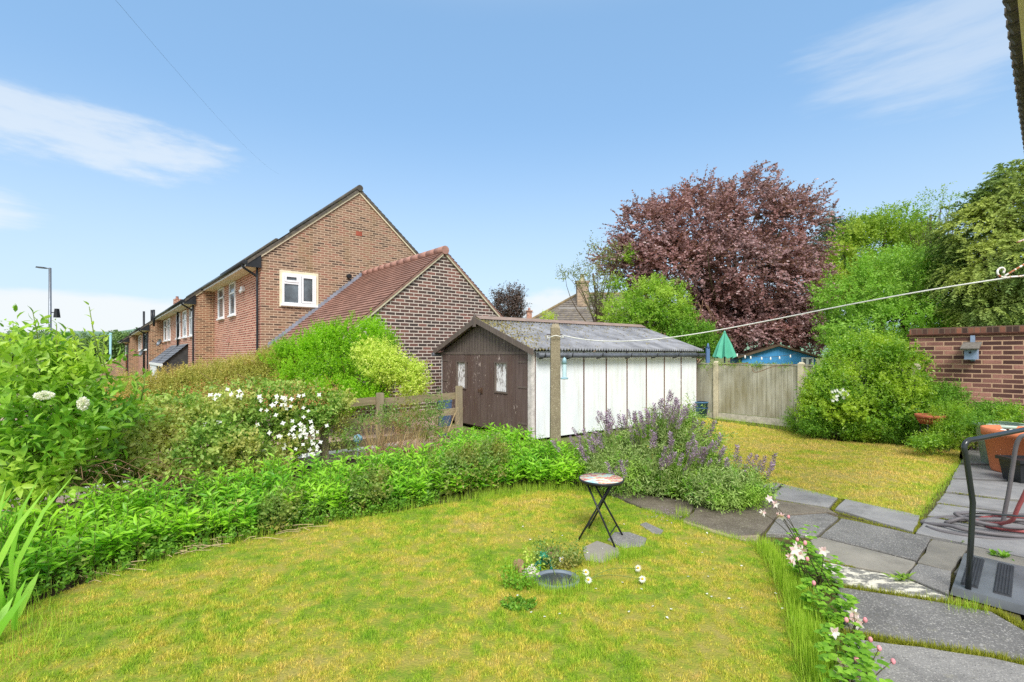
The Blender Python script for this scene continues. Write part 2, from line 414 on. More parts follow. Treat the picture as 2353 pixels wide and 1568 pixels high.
# ------------------------------------------------------------------ shared materials
m_upvc = plain('white_upvc', srgb(238, 240, 243), 0.35, 0, 0.04)
m_pane = glass('window_glass', (0.10, 0.125, 0.145, 1), 0.12)
m_cream = plain('cream_render', srgb(226, 214, 186), 0.8, 0, 0.1)
m_black = plain('black_plastic', (0.022, 0.024, 0.028, 1), 0.35, 0, 0.3)
m_lead = plain('lead_flashing', srgb(138, 144, 158), 0.55, 0.1, 0.25, 4)
m_h1 = brick('tan_gable_brick', [(0.1, srgb(90, 72, 62)), (0.4, srgb(134, 106, 88)), (0.65, srgb(150, 120, 98)), (0.9, srgb(146, 102, 86))], srgb(196, 172, 148), 0.24, 0.078, 0.012, srgb(138, 116, 80))
m_h1f = brick('red_facade_brick', [(0.1, srgb(132, 70, 60)), (0.5, srgb(164, 96, 82)), (0.9, srgb(178, 118, 100))], srgb(224, 200, 176), 0.24, 0.078, 0.012)
m_h2 = brick('brown_party_brick', [(0.1, srgb(92, 66, 54)), (0.5, srgb(132, 94, 74)), (0.9, srgb(150, 108, 84))], srgb(196, 172, 142), 0.24, 0.078, 0.012)
m_ext = brick('dark_mottled_brick', [(0.1, srgb(70, 60, 57)), (0.5, srgb(92, 71, 65)), (0.75, srgb(112, 80, 72)), (0.95, srgb(132, 92, 82))], srgb(208, 196, 184), 0.258, 0.086, 0.012)
m_wall = brick('purple_wall_brick', [(0.08, srgb(82, 56, 52)), (0.5, srgb(112, 77, 70)), (0.72, srgb(136, 94, 86)), (0.95, srgb(178, 128, 114))], srgb(200, 164, 136), 0.262, 0.084, 0.011)
m_tile_red = None
def tilemat(name, a, b, moss=None):
    m = Mat(name); tc = m.n('ShaderNodeTexCoord'); bk = m.n('ShaderNodeTexBrick'); m.l(tc.outputs['UV'], bk.inputs['Vector'])
    for k, v in (('Color1', (0, 0, 0, 1)), ('Color2', (1, 1, 1, 1)), ('Mortar', (0, 0, 0, 1)), ('Scale', 1.0), ('Mortar Size', 0.004), ('Brick Width', 0.17), ('Row Height', 0.115)): bk.inputs[k].default_value = v
    f = m.math('MULTIPLY_ADD', m.noise(tc.outputs['UV'], 1.4, 4), 0.9, m.math('MULTIPLY', bk.outputs['Color'], 0.3))
    col = m.ramp(f, [(0.35, a), (0.85, b)])
    if moss is not None:
        col = m.mix(m.ramp(m.noise(m.coord('Object', (1, 1, 1)), 5, 6, 0.7), [(0.56, (0, 0, 0, 1)), (0.66, (1, 1, 1, 1))]), col, moss)
    m.bump(m.noise(tc.outputs['UV'], 30, 3), 0.3, 0.005)
    return m.fin(col, 0.6)
m_tred = tilemat('red_clay_tile', srgb(124, 94, 84), srgb(164, 126, 112))
m_tgrey = tilemat('grey_brown_tile', srgb(66, 62, 58), srgb(110, 102, 92), srgb(96, 92, 60))
m_thouse = tilemat('weathered_grey_tile', srgb(96, 90, 86), srgb(138, 130, 120), srgb(126, 112, 70))
m_ridge = plain('pink_ridge_tile', srgb(164, 124, 112), 0.7, 0, 0.2)
m_slate = tilemat('porch_tile', srgb(84, 86, 92), srgb(126, 128, 134))
m_alu = plain('grey_metal', srgb(118, 124, 132), 0.4, 0.6, 0.12)
m_conc = plain('pale_concrete', srgb(196, 186, 160), 0.9, 0, 0.18, 10, 0.3)

def window(fr, a0, a1, z0, z1, parent, bars, sill=0.06, surround=True, fr_w=0.055, lab=None):
    """a upvc window on the wall plane v = 0 (outside is -v); bars: list of ('v'|'h', position, from, to)"""
    mb = MB(); t = fr_w
    mb.box(fr, (a0, -.045, z0), (a0 + t, .01, z1)); mb.box(fr, (a1 - t, -.045, z0), (a1, .01, z1))
    mb.box(fr, (a0 + t, -.045, z0), (a1 - t, .01, z0 + t)); mb.box(fr, (a0 + t, -.045, z1 - t), (a1 - t, .01, z1))
    for k, p, f0, f1 in bars:
        if k == 'v': mb.box(fr, (p - t * .7, -.043, f0), (p + t * .7, .008, f1))
        else: mb.box(fr, (f0, -.042, p - t * .6), (f1, .007, p + t * .6))
    o = mb.part('window', m_upvc, parent)
    if lab: o['label'] = lab
    MB().box(fr, (a0 + t * .5, -.014, z0 + t * .5), (a1 - t * .5, -.006, z1 - t * .5)).part('pane', m_pane, o)
    if sill: MB().box(fr, (a0 - .05, -.09, z0 - sill), (a1 + .05, .0, z0 - .002)).part('sill', m_upvc, o)
    return o
def tile_slope(mb, fr, r, e, v0, v1, n, lift=0.018):
    """n overlapping courses from the ridge r=(u,w) down to the eaves e=(u,w)"""
    (ru, rw), (eu, ew) = r, e; L = math.hypot(eu - ru, ew - rw); nu, nw = -(ew - rw) / L * (1 if eu > ru else -1), abs(eu - ru) / L
    if nw < 0: nu, nw = -nu, -nw
    nu = (1 if eu > ru else -1) * abs(ew - rw) / L
    for i in range(n):
        a, b = i / n, (i + 1) / n
        A = (ru + (eu - ru) * a, rw + (ew - rw) * a); B = (ru + (eu - ru) * b + nu * lift, rw + (ew - rw) * b + nw * lift); Cc = (ru + (eu - ru) * b, rw + (ew - rw) * b)
        f = [fr(A[0], v0, A[1]), fr(A[0], v1, A[1]), fr(B[0], v1, B[1]), fr(B[0], v0, B[1])]
        g = [fr(B[0], v0, B[1]), fr(B[0], v1, B[1]), fr(Cc[0], v1, Cc[1]), fr(Cc[0], v0, Cc[1])]
        if eu > ru: f = f[::-1]; g = g[::-1]
        off = (i % 2) * 0.5 * 0.17
        mb.poly(f, [(v0 + off, a * L), (v1 + off, a * L), (v1 + off, b * L), (v0 + off, b * L)] if eu < ru else [(v0 + off, b * L), (v1 + off, b * L), (v1 + off, a * L), (v0 + off, a * L)])
        mb.poly(g)

# ------------------------------------------------------------------ the terrace
dA, dB = V3(-.6524, .7579, 0), V3(.7579, .6524, 0)
def house(name, label, corner, L, gz, group, facade_mat, gable_mat, whole):
    c = np.array(list(corner) + [0.0]); hf = Fr(c, dB, dA); ff = Fr(c, dA, dB)
    t = thing(name, label, 'house', c + V3(0, 0, -3), group)
    HW, pit = 3.1, 0.84; top = gz + 0.17; rz = top + HW * pit
    g = MB(); g.lpoly(hf, [(0, 0, -3), (2 * HW, 0, -3), (2 * HW, 0, top), (HW, 0, rz), (0, 0, top)])
    g.part('gable_wall', gable_mat, t)
    f = MB(); f.lpoly(hf, [(0, L, -3), (0, 0, -3), (0, 0, top), (0, L, top)], (1, 2)); f.part('front_wall', facade_mat, t)
    b = MB(); b.lpoly(hf, [(2 * HW, 0, -3), (2 * HW, L, -3), (2 * HW, L, top), (2 * HW, 0, top)], (1, 2))
    b.lpoly(hf, [(2 * HW, L, -3), (0, L, -3), (0, L, top), (HW, L, rz), (2 * HW, L, top)]); b.part('rear_wall', gable_mat, t)
    r = MB()
    for sgn in (-1, 1):
        e = HW + sgn * (HW + .38)
        tile_slope(r, hf, (HW, rz + .16), (e, rz + .16 - pit * (HW + .38)), -.07, L + .02, 26)
        r.prism(hf, [(HW, rz + .155), (e, rz + .155 - pit * (HW + .38)), (e, rz + .055 - pit * (HW + .38)), (HW, rz + .055)], -.07, L + .02)
    ro = r.part('roof', m_tgrey, t)
    MB().tube([hf(HW, v, rz + .16) for v in (-.1, L * .3, L * .6, L)], .11, 10).part('ridge', m_tgrey, ro)
    fil = MB()
    for sgn in (-1, 1):
        fil.prism(Fr(hf.o, dB * sgn, dA).at(0, 0, 0) if sgn > 0 else Fr(hf(2 * HW, 0, 0), -dB, dA), [(-.02, top - .03), (HW - .01, rz - .02), (HW - .01, rz + .055), (-.02, top + .05)], -.045, -.003)
    fil.part('verge_mortar', m_cream, t)
    s = MB().box(hf, (-.4, .02, gz - .16), (-.003, L, gz - .12)); s.part('soffit', m_cream, t)
    MB().box(hf, (-.43, .0, gz - .17), (-.40, L, gz - .02)).part('fascia', m_upvc, t)
    MB().lpoly(hf, [(-.42, -.01, gz - .17), (-.003, -.01, gz - .17), (-.003, -.01, top - .02), (-.42, -.01, gz + .03)])
    bx = MB().prism(hf, [(-.42, gz - .18), (-.004, gz - .18), (-.004, top + .03), (-.42, gz + .0)], -.05, .0); bx.part('eaves_box', m_black, t)
    MB().tube([hf(-.47, -.05, gz - .06), hf(-.47, L * .5, gz - .07), hf(-.47, L, gz - .06)], .06, 8).part('gutter', m_black, t)
    dp = MB().tube(smooth_path([hf(-.47, .12, gz - .1), hf(-.45, .12, gz - .2), hf(-.12, .12, gz - .42), hf(-.08, .12, gz - .6), hf(-.08, .12, -1.5)], 5), .036, 8); dp.part('downpipe', m_black, t)
    return t, hf, ff
GH = 'brick houses of the stepped terrace'
t1, hf, ff = house('brick_house', 'nearest terrace house, tall tan brick gable with a small white window', (-7.66, 14.76), 7.62, 4.42, GH, m_h1f, m_h1, True)
ww = window(hf, .60, 1.63, 3.19, 4.16, t1, [('v', 1.12, 3.24, 4.11), ('h', 3.86, .65, 1.09)])
# casement inner frames
cs = MB()
for a0, a1, z0, z1 in ((.66, 1.08, 3.89, 4.11), (1.17, 1.57, 3.25, 4.11)):
    cs.box(hf, (a0, -.058, z0), (a0 + .06, -.046, z1)); cs.box(hf, (a1 - .06, -.058, z0), (a1, -.046, z1)); cs.box(hf, (a0 + .06, -.058, z0), (a1 - .06, -.046, z0 + .06)); cs.box(hf, (a0 + .06, -.058, z1 - .06), (a1 - .06, -.046, z1))
cs.part('casement', m_upvc, ww)
sr = MB()
for a0, a1, z0, z1 in ((.52, .598, 3.10, 4.25), (1.632, 1.71, 3.10, 4.25), (.598, 1.632, 4.162, 4.25), (.598, 1.632, 3.10, 3.128)): sr.box(hf, (a0, -.02, z0), (a1, -.003, z1))
sr.part('window_surround', m_cream, t1)
vn = MB().box(hf, (2.99, -.012, 5.72), (3.21, -.003, 5.87)); vn.part('vent_brick', plain('terracotta_vent', srgb(160, 84, 66), 0.8, 0, 0.2), t1)
MB().tube([hf(2.72, -.12, 4.27), hf(2.72, .0, 4.28)], .075, 12).part('flue', m_black, t1)
wb = lambda a0, a1, z0, z1: [('h', z0 + (z1 - z0) * .68, a0, a1)]
for a0, a1 in ((3.50, 4.46), (5.56, 6.67)): window(ff, a0, a1, 3.05, 4.24, t1, wb(a0, a1, 3.05, 4.24), lab=None)
al = MB().box(ff, (2.12, -.1, 3.75), (2.34, -.003, 3.9)); al.tube([ff(2.23, -.14, 3.72), ff(2.23, -.03, 3.78)], .06, 10); al.part('alarm_box', m_upvc, t1)
MB().prism(Fr(ff(4.6, 0, 0), -dB, dA), [(.003, 2.05), (.12, 2.05), (.003, 2.28)], 0, .16).part('vent_cowl', m_ridge, t1)

t2, hf2, ff2 = house('brick_house', 'second terrace house, brown party wall and lean-to porch beyond the satellite dishes', (-13.14, 20.09), 12.54, 3.86, GH, m_h1f, m_h2, False)
def ft(px, c):   # distance along a front wall seen at column px
    r = (px - CX) / F
    return (r * c[1] - c[0]) / (dA[0] - r * dA[1])
c2 = (-13.14, 20.09)
for p0, p1 in ((445, 437), (430, 422), (415, 407), (392, 387), (384, 378)):
    a0, a1 = ft(p0, c2), ft(p1, c2); window(ff2, a0, a1, 2.42, 3.62, t2, [('h', 3.2, a0, a1)])
pr = MB(); pf = Fr(ff2.o, -dB, dA)
tile_slope(pr, pf, (.003, 2.09), (.95, 1.2), 2.1, 5.0, 8, .02); tile_slope(pr, pf, (.003, 2.09), (.95, 1.2), 5.15, 8.4, 8, .02)
po = pr.part('porch_roof', m_slate, t2)
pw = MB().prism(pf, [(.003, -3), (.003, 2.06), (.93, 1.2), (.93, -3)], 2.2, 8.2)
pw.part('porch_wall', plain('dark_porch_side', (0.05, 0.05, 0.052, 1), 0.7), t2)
MB().box(pf, (.94, 2.1, 1.08), (1.0, 8.4, 1.2)).part('porch_gutter', m_upvc, t2)
MB().box(pf, (.935, 4.9, -3), (.96, 8.3, 1.06)).part('porch_front', plain('white_porch_front', srgb(226, 228, 230), 0.5, 0, 0.05), t2)
MB().tube([pf(.08, 5.08, 3.7), pf(.08, 5.08, 1.9)], .05, 8).part('soil_pipe', m_black, t2)
ch = MB().box(hf2, (.45, 11.7, 4.2), (.8, 12.2, 4.98)); cho = ch.part('chimney', m_h1f, t2)
MB().lathe(hf2(.62, 11.95, 4.98), [(.09, 0), (.07, .16), (.08, .17)]).part('chimney_pot', m_ridge, cho)
t3, hf3, ff3 = house('brick_house', 'third terrace house in the row, brown gable seen narrow and far', (-21.86, 29.14), 9.84, 3.22, GH, m_h1f, m_h2, False)
c3_ = (-21.86, 29.14)
a0, a1 = ft(341, c3_), ft(334, c3_)
window(ff3, ft(325, c3_), ft(320, c3_), 1.9, 2.95, t3, []); window(ff3, a0 + .5, a1 + .5, 1.9, 2.9, t3, [])
MB().tube([ff3(3.0, -.08, 4.4), ff3(3.0, -.08, 0)], .06, 8).part('soil_pipe', m_black, t3)
t4, hf4, ff4 = house('brick_house', 'farthest terrace house at the left end of the row', (-28.73, 36.29), 6.94, 2.71, GH, m_h1f, m_h2, False)
c4_ = (-28.73, 36.29)
window(ff4, ft(294.5, c4_), ft(289, c4_), 1.1, 2.3, t4, [])
for th, hh, v, dz in ((t3, hf3, 1.2, 2.4), (t3, hf3, -.3, 2.2)):
    MB().tube([hh(.2, v, 3.3), hh(.2, v, 3.3 + dz * .45)], .06, 8).part('vent_pipe', m_black, th)
def dish(x, y, Y, label, r=.3):
    c = P(x, y, Y); t = thing('satellite_dish', label, 'satellite dish', c, 'satellite dishes on the terrace')
    d = MB(); ax = nrm(V3(-.55, -.75, .35)); u_ = nrm(np.cross(ax, UP)); w_ = np.cross(u_, ax)
    pts = lambda q, k: c + ax * (.14 * q * q) + (u_ * math.cos(k) * r * q + w_ * math.sin(k) * r * .85 * q)
    for i in range(5):
        for k in range(20):
            k0, k1 = k * math.pi / 10, (k + 1) * math.pi / 10; q0, q1 = i / 5, (i + 1) / 5
            d.poly([pts(q0, k0), pts(q1, k0), pts(q1, k1), pts(q0, k1)], smooth=True)
    d.part('reflector', m_alu, t)
    MB().tube([c - w_ * r * .8, c + ax * .42 - w_ * .06], .012, 6).tube([c + ax * .4 - w_ * .05, c + ax * .47 - w_ * .03], .03, 8).part('arm', m_black, t)
    MB().tube([c, c - ax * .12, c - ax * .14 + dB * .3], .02, 6).part('bracket', m_black, t)
dish(370.7, 789, 28.2, 'grey satellite dish higher up beside the porch roof', .26)
dish(329, 813, 30.0, 'grey satellite dish lower down, left of the porch roof', .29)

# ------------------------------------------------------------------ the red-roofed extension
A0 = V3(-1.83, 13.0, 0); ef = Fr(A0, dB, dA); SL = 0.84; EZ = 4.30
te = thing('brick_extension', 'single storey extension with red tiled roof and dark brick gable', 'extension', A0)
g = MB(); g.lpoly(ef, [(-2.9, 0, -.5), (2.6, 0, -.5), (2.6, 0, EZ - SL * 2.6), (0, 0, EZ), (-2.9, 0, EZ - SL * 2.9)]); g.part('gable_wall', m_ext, te)
g = MB(); g.lpoly(ef, [(-2.9, 5.1, -.5), (-2.9, 0, -.5), (-2.9, 0, EZ - SL * 2.9), (-2.9, 5.1, EZ - SL * 2.9)], (1, 2)); g.lpoly(ef, [(2.6, 0, -.5), (2.6, 5.1, -.5), (2.6, 5.1, EZ - SL * 2.6), (2.6, 0, EZ - SL * 2.6)], (1, 2)); g.part('side_wall', m_ext, te)
r = MB()
for e in (-3.15, 2.85):
    tile_slope(r, ef, (0, EZ + .10), (e, EZ + .10 - SL * abs(e)), -.06, 5.1, 30, .028)
    r.prism(ef, [(0, EZ + .096), (e, EZ + .096 - SL * abs(e)), (e, EZ + .04 - SL * abs(e)), (0, EZ + .04)], -.058, 5.1)
ro = r.part('roof', m_tred, te)
rd = MB()
for i in range(12): rd.tube([ef(0, -.08 + i * .432, EZ + .10), ef(0, -.08 + i * .432 + .425, EZ + .10)], .115, 12)
rd.part('ridge', m_ridge, ro)
vg = MB()
for sgn in (-1, 1):
    e = 2.88
    pts = [(.06 * sgn, EZ - .06), (sgn * e, EZ - .03 - SL * e), (sgn * e, EZ + .035 - SL * e), (0.0, EZ + .05)]
    vg.prism(ef, pts if sgn > 0 else pts[::-1], -.05, -.003)
vg.part('verge_mortar', m_conc, te)
fl = MB(); N_ = 30
for i in range(N_):
    u0 = -3.1 + i * 3.0 / N_; z = EZ + .12 - SL * abs(u0)
    fl.prism(ef, [(u0, z - .06), (u0 + .1, z + .02), (u0 + .1, z + .18), (u0 + .03, z + .17), (u0, z + .06)], 5.06, 5.125)
fl.part('flashing', m_lead, te)

# ------------------------------------------------------------------ the hipped house behind
hc = P(1213, 745, 36); hx0, hx1, hy0, hy1 = hc[0] - .3, hc[0] + 13.5, 36.0, 44.0
th = thing('hipped_house', 'distant house with a grey hipped roof and a tall chimney behind the shed', 'house', (hx0 + 6, 40, 0))
MB().box(W0, (hx0 + .5, hy0 + .5, 0), (hx1 - .5, hy1 - .5, hc[2])).part('wall', m_h2, th)
rz_ = P(1330, 676, 40)[2]; hw = [(hx0, hy0, hc[2]), (hx1, hy0, hc[2]), (hx1, hy1, hc[2]), (hx0, hy1, hc[2])]; r1, r2 = (hx0 + 4.6, 40, rz_), (hx1 - 4.6, 40, rz_)
rf = MB()
def slope(a, b, r_b, r_a, n=16):
    a, b, r_a, r_b = map(np.array, (a, b, r_a, r_b)); nrm_ = nrm(np.cross(b - a, r_a - a)) * .03; L = np.linalg.norm(b - a); Hh = np.linalg.norm(r_a - a)
    for i in range(n):
        k0, k1 = i / n, (i + 1) / n
        p = [a + (r_a - a) * k0 + nrm_, b + (r_b - b) * k0 + nrm_, b + (r_b - b) * k1, a + (r_a - a) * k1]
        o_ = (i % 2) * .08
        rf.poly(p, [(o_, k0 * Hh), (L + o_, k0 * Hh), (L + o_, k1 * Hh), (o_, k1 * Hh)])
slope(hw[0], hw[1], r2, r1); slope(hw[3], hw[0], r1, r1); slope(hw[2], hw[3], r1, r2); slope(hw[1], hw[2], r2, r2)
rf.box(W0, (hx0 + .02, hy0 + .02, hc[2] - .14), (hx1 - .02, hy1 - .02, hc[2] - .01))
ro = rf.part('roof', m_thouse, th)
hr = MB()
for a, b in ((hw[0], r1), (hw[1], r2), (hw[3], r1), (r1, r2)): hr.tube([a, b], .13, 8)
hr.part('hip_ridge', plain('mossy_ridge', srgb(128, 112, 84), 0.85, 0, 0.35, 3), ro)
cb = P(1338, 680, 38.6)
chm = MB().box(W0, (cb[0] - .45, 38.2, rz_ - 1.2), (cb[0] + .45, 39.0, P(1338, 652, 38.6)[2])); chm.box(W0, (cb[0] - .52, 38.13, P(1338, 652, 38.6)[2]), (cb[0] + .52, 39.07, P(1338, 647, 38.6)[2]))
co = chm.part('chimney', brick('old_chimney_brick', [(0.1, srgb(112, 92, 76)), (0.9, srgb(172, 146, 120))], srgb(190, 176, 156)), ro)
MB().lathe(V3(cb[0], 38.6, P(1338, 647, 38.6)[2]), [(.2, 0), (.16, .55), (.19, .56)]).part('chimney_pot', m_cream, co)
cz = P(1216, 735, 52)
t = thing('chimney_stack', 'small far red brick chimney left of the grey hipped roof', 'chimney', (cz[0], 52, 0))
MB().box(W0, (cz[0] - .28, 51.7, 0), (cz[0] + .28, 52.3, P(1216, 717, 52)[2])).box(W0, (cz[0] - .36, 51.62, P(1216, 717, 52)[2]), (cz[0] + .36, 52.38, P(1216, 714, 52)[2])).part('stack', m_h1f, t)
MB().lathe(V3(cz[0], 52, P(1216, 714, 52)[2]), [(.14, 0), (.12, .3)]).part('chimney_pot', m_ridge, t)

# ------------------------------------------------------------------ own eaves at the upper right corner
ev = thing('house_eaves', 'tile edge of a near roof running up the right side of the frame', 'roof', (3.7, 3.55, 3.5))
ed = nrm(V3(1.118, 1.0, 0)); en = V3(ed[1], -ed[0], 0)           # along the eaves; into the house
eo = P(2309, 0, 3.54)
vf = Fr(eo, en, ed)
tl = MB()
for i in range(-8, 26):
    v0 = i * .2
    pf_ = [(0, 0), (.02, .035), (.3, .18), (.3, .14), (.03, -.015)]
    tl.prism(vf, [(u, w_ + .0) for u, w_ in pf_], v0, v0 + .193)
    tl.tube([vf(.005, v0 + .085, -.005), vf(.3, v0 + .085, .165)], .05, 8)
    tl.box(vf, (-.012, v0 + .186, -.02), (.05, v0 + .204, .035))
tl.part('tile_edge', plain('weathered_tile', srgb(98, 92, 84), 0.8, 0, 0.35, 12), ev)
MB().box(vf, (.075, -1.6, -.2), (.1, 5.2, -.01)).part('fascia', m_cream, ev)
MB().box(vf, (.1, -1.6, -.12), (.7, 5.2, -.1)).part('soffit', m_cream, ev)
# ------------------------------------------------------------------ ground, lawns, paths
def flat(pts, z, name, mat, kind='structure'):
    mb = MB(); mb.poly([(p[0], p[1], z) for p in pts], [(p[0], p[1]) for p in pts]); return mb.struct(name, mat, kind)
def ground_mat(name, cols, scale, rough=0.95):
    m = Mat(name); v = m.coord(); f = m.math('MULTIPLY_ADD', m.noise(v, scale, 6, 0.65), 0.7, m.math('MULTIPLY', m.noise(v, scale * 0.12, 3), 0.3))
    m.bump(m.noise(v, scale * 4, 4), 0.6, 0.02)
    return m.fin(m.ramp(f, [(0.3, cols[0]), (0.7, cols[1])]), rough)
m_soil = ground_mat('garden_soil', [srgb(52, 42, 30), srgb(92, 74, 52)], 9)
m_field = ground_mat('rough_ground', [srgb(84, 96, 50), srgb(124, 128, 74)], 0.8)
m_gravel = ground_mat('pink_gravel', [srgb(150, 122, 110), srgb(206, 180, 166)], 28)
mb = MB(); S_ = 1500
mb.poly([(-S_, -60, -.06), (S_, -60, -.06), (S_, 2600, -.06), (-S_, 2600, -.06)], [(0, 0)] * 4); mb.struct('ground', m_field)
LE = [(-60, 1455), (0, 1420), (200, 1340), (430, 1270), (720, 1210), (980, 1165), (1200, 1130), (1340, 1130), (1400, 1140), (1486, 1175), (1564, 1200), (1634, 1226), (1711, 1244)]
LR = [(1765, 1262), (1815, 1310), (1850, 1380), (1880, 1470), (1915, 1568), (1960, 1760)]
lawn_a = [G(*p) for p in LE] + [G(*p) for p in LR] + [V3(1.3, .6, 0), V3(-4.2, .6, 0)]
lawn_b = [G(1600, 950), G(1645, 968), G(1800, 990), G(1870, 1006), G(1930, 1015), G(2010, 1020), G(2110, 1026), G(2208, 1030), G(2200, 1075), G(2160, 1120), G(2108, 1191), G(1960, 1152), G(1760, 1116), G(1600, 1080), G(1480, 1050), G(1480, 1000), G(1560, 965)]
def lawn_mat(name, blades, dry=0.0):
    m = Mat(name); tc = m.n('ShaderNodeTexCoord'); v = tc.outputs['Object']
    f = m.math('ADD', m.math('MULTIPLY', m.noise(v, 1.5, 5, 0.65), 0.7), m.math('MULTIPLY', m.noise(v, 9.0, 5, 0.7), 0.55))
    g = m.ramp(f, [(0.46 - dry, srgb(130, 178, 42)), (0.57 - dry, srgb(174, 202, 62)), (0.655 - dry, srgb(212, 208, 84)), (0.775 - dry, srgb(230, 208, 118))])
    if blades:
        geo = m.n('ShaderNodeNewGeometry'); k = m.ramp(geo.outputs['Random Per Island'], [(0.0, (0.5, 0.58, 0.4, 1)), (0.6, (1.0, 1.0, 1.0, 1)), (0.85, (1.25, 1.15, 1.2, 1)), (1.0, (1.6, 1.35, 1.7, 1))])
        g = m.mix(1.0, g, k, 'MULTIPLY')
        m.fin(g, 0.5, 0, 0.25); t = m.n('ShaderNodeBsdfTranslucent'); m.l(g, t.inputs['Color']); x = m.n('ShaderNodeMixShader'); x.inputs['Fac'].default_value = 0.3
        m.l(m.b.outputs[0], x.inputs[1]); m.l(t.outputs[0], x.inputs[2]); m.l(x.outputs[0], m.out.inputs['Surface']); return m.m
    g = m.mix(0.62, g, srgb(66, 70, 22))
    m.bump(m.noise(v, 60, 4), 0.8, 0.02); return m.fin(g, 0.95)
m_lawn, m_blade = lawn_mat('lawn_turf', False), lawn_mat('lawn_blades', True)
m_dry, m_dryb = lawn_mat('dry_turf', False, .075), lawn_mat('dry_blades', True, .075)
flat(lawn_a, 0.004, 'lawn', m_lawn); flat(lawn_b, 0.004, 'lawn', m_dry)
FP = [V3(-6.2, 4.0, 0), V3(-2.76, 7.1, 0), V3(-1.05, 8.85, 0), V3(.3, 8.9, 0)]      # line of the post and rail fence
flat([V3(-7, 2.0, 0)] + FP + [V3(5.5, 9.5, 0), V3(4.2, 5.2, 0), V3(2.0, 4.0, 0), V3(-4, 3, 0)], -.02, 'flower_bed', m_soil)
flat([G(1640, 962), G(1850, 975), G(2095, 980), V3(9.5, 8.4, 0), V3(9, 4.5, 0), V3(5.2, 6.5, 0), V3(4.4, 9.5, 0)], -.016, 'flower_bed', m_soil)
flat([V3(-9, 2.6, 0), V3(-6.2, 4.1, 0), V3(-2.8, 7.2, 0), V3(-1.0, 9.0, 0), V3(-1.9, 12.6, 0), V3(-8, 13, 0), V3(-30, 20, 0)], -.025, 'gravel_drive', m_gravel)
kb = Fr((-2.85, 7.45, 0), nrm(V3(-3.44, -3.1, 0)), nrm(V3(-3.1, 3.44, 0)))
MB().box(kb, (-1.2, 0, -.05), (5.5, .3, .06)).struct('pavement', plain('pale_kerb', srgb(206, 204, 196), 0.9, 0, 0.12, 4))

def slabmat(name, a, b, speck=None, patch=None, sscale=55):
    m = Mat(name); v = m.coord(); g = m.n('ShaderNodeNewGeometry')
    f = m.math('ADD', m.math('MULTIPLY', m.noise(v, 2.2, 6, 0.65), 0.75), m.math('MULTIPLY', g.outputs['Random Per Island'], 0.3))
    col = m.ramp(f, [(0.3, a), (0.75, b)])
    if speck is not None: col = m.mix(m.ramp(m.noise(v, sscale, 3, 0.6), [(0.57, (0, 0, 0, 1)), (0.63, (.6, .6, .6, 1))]), col, speck)
    if speck is not None: col = m.mix(m.ramp(m.noise(v, sscale * 1.3, 3, 0.6), [(0.34, (.7, .7, .7, 1)), (0.42, (0, 0, 0, 1))]), col, sc(a, 0.5))
    col = m.mix(m.ramp(m.noise(v, 3.3, 6, 0.7), [(0.52, (0, 0, 0, 1)), (0.72, (.55, .55, .55, 1))]), col, sc(a, 0.62))
    col = m.mix(m.ramp(m.noise(v, 12, 5, 0.7), [(0.60, (0, 0, 0, 1)), (0.74, (.4, .4, .4, 1))]), col, srgb(150, 146, 120))
    if patch is not None: col = m.mix(m.ramp(m.noise(m.coord(scale=(1, 1.6, 1)), 9, 6, 0.72), [(0.47, (0, 0, 0, 1)), (0.55, (1, 1, 1, 1))]), col, patch)
    m.bump(m.noise(v, 90, 4), 0.5, 0.006)
    rr = m.n('ShaderNodeMapRange'); m.l(m.noise(v, 1.6, 3), rr.inputs[0]); rr.inputs[3].default_value = 0.3; rr.inputs[4].default_value = 0.8
    m.l(rr.outputs[0], m.b.inputs['Roughness']); mm = m.fin(col, 0.55, 0, 0.22); m.l(rr.outputs[0], m.b.inputs['Roughness']); return mm
s_smooth = slabmat('smooth_slab', srgb(112, 111, 112), srgb(158, 156, 154))
s_peb = slabmat('pebbled_slab', srgb(96, 94, 92), srgb(140, 137, 133), srgb(196, 192, 184), None, 100)
s_light = slabmat('sandy_slab', srgb(120, 116, 108), srgb(158, 152, 140))
s_worn = slabmat('lichen_slab', srgb(92, 92, 90), srgb(124, 122, 116), srgb(176, 172, 160), srgb(214, 208, 190))
s_wet = slabmat('dark_damp_slab', srgb(84, 76, 66), srgb(130, 121, 108), srgb(164, 156, 144), None, 90)
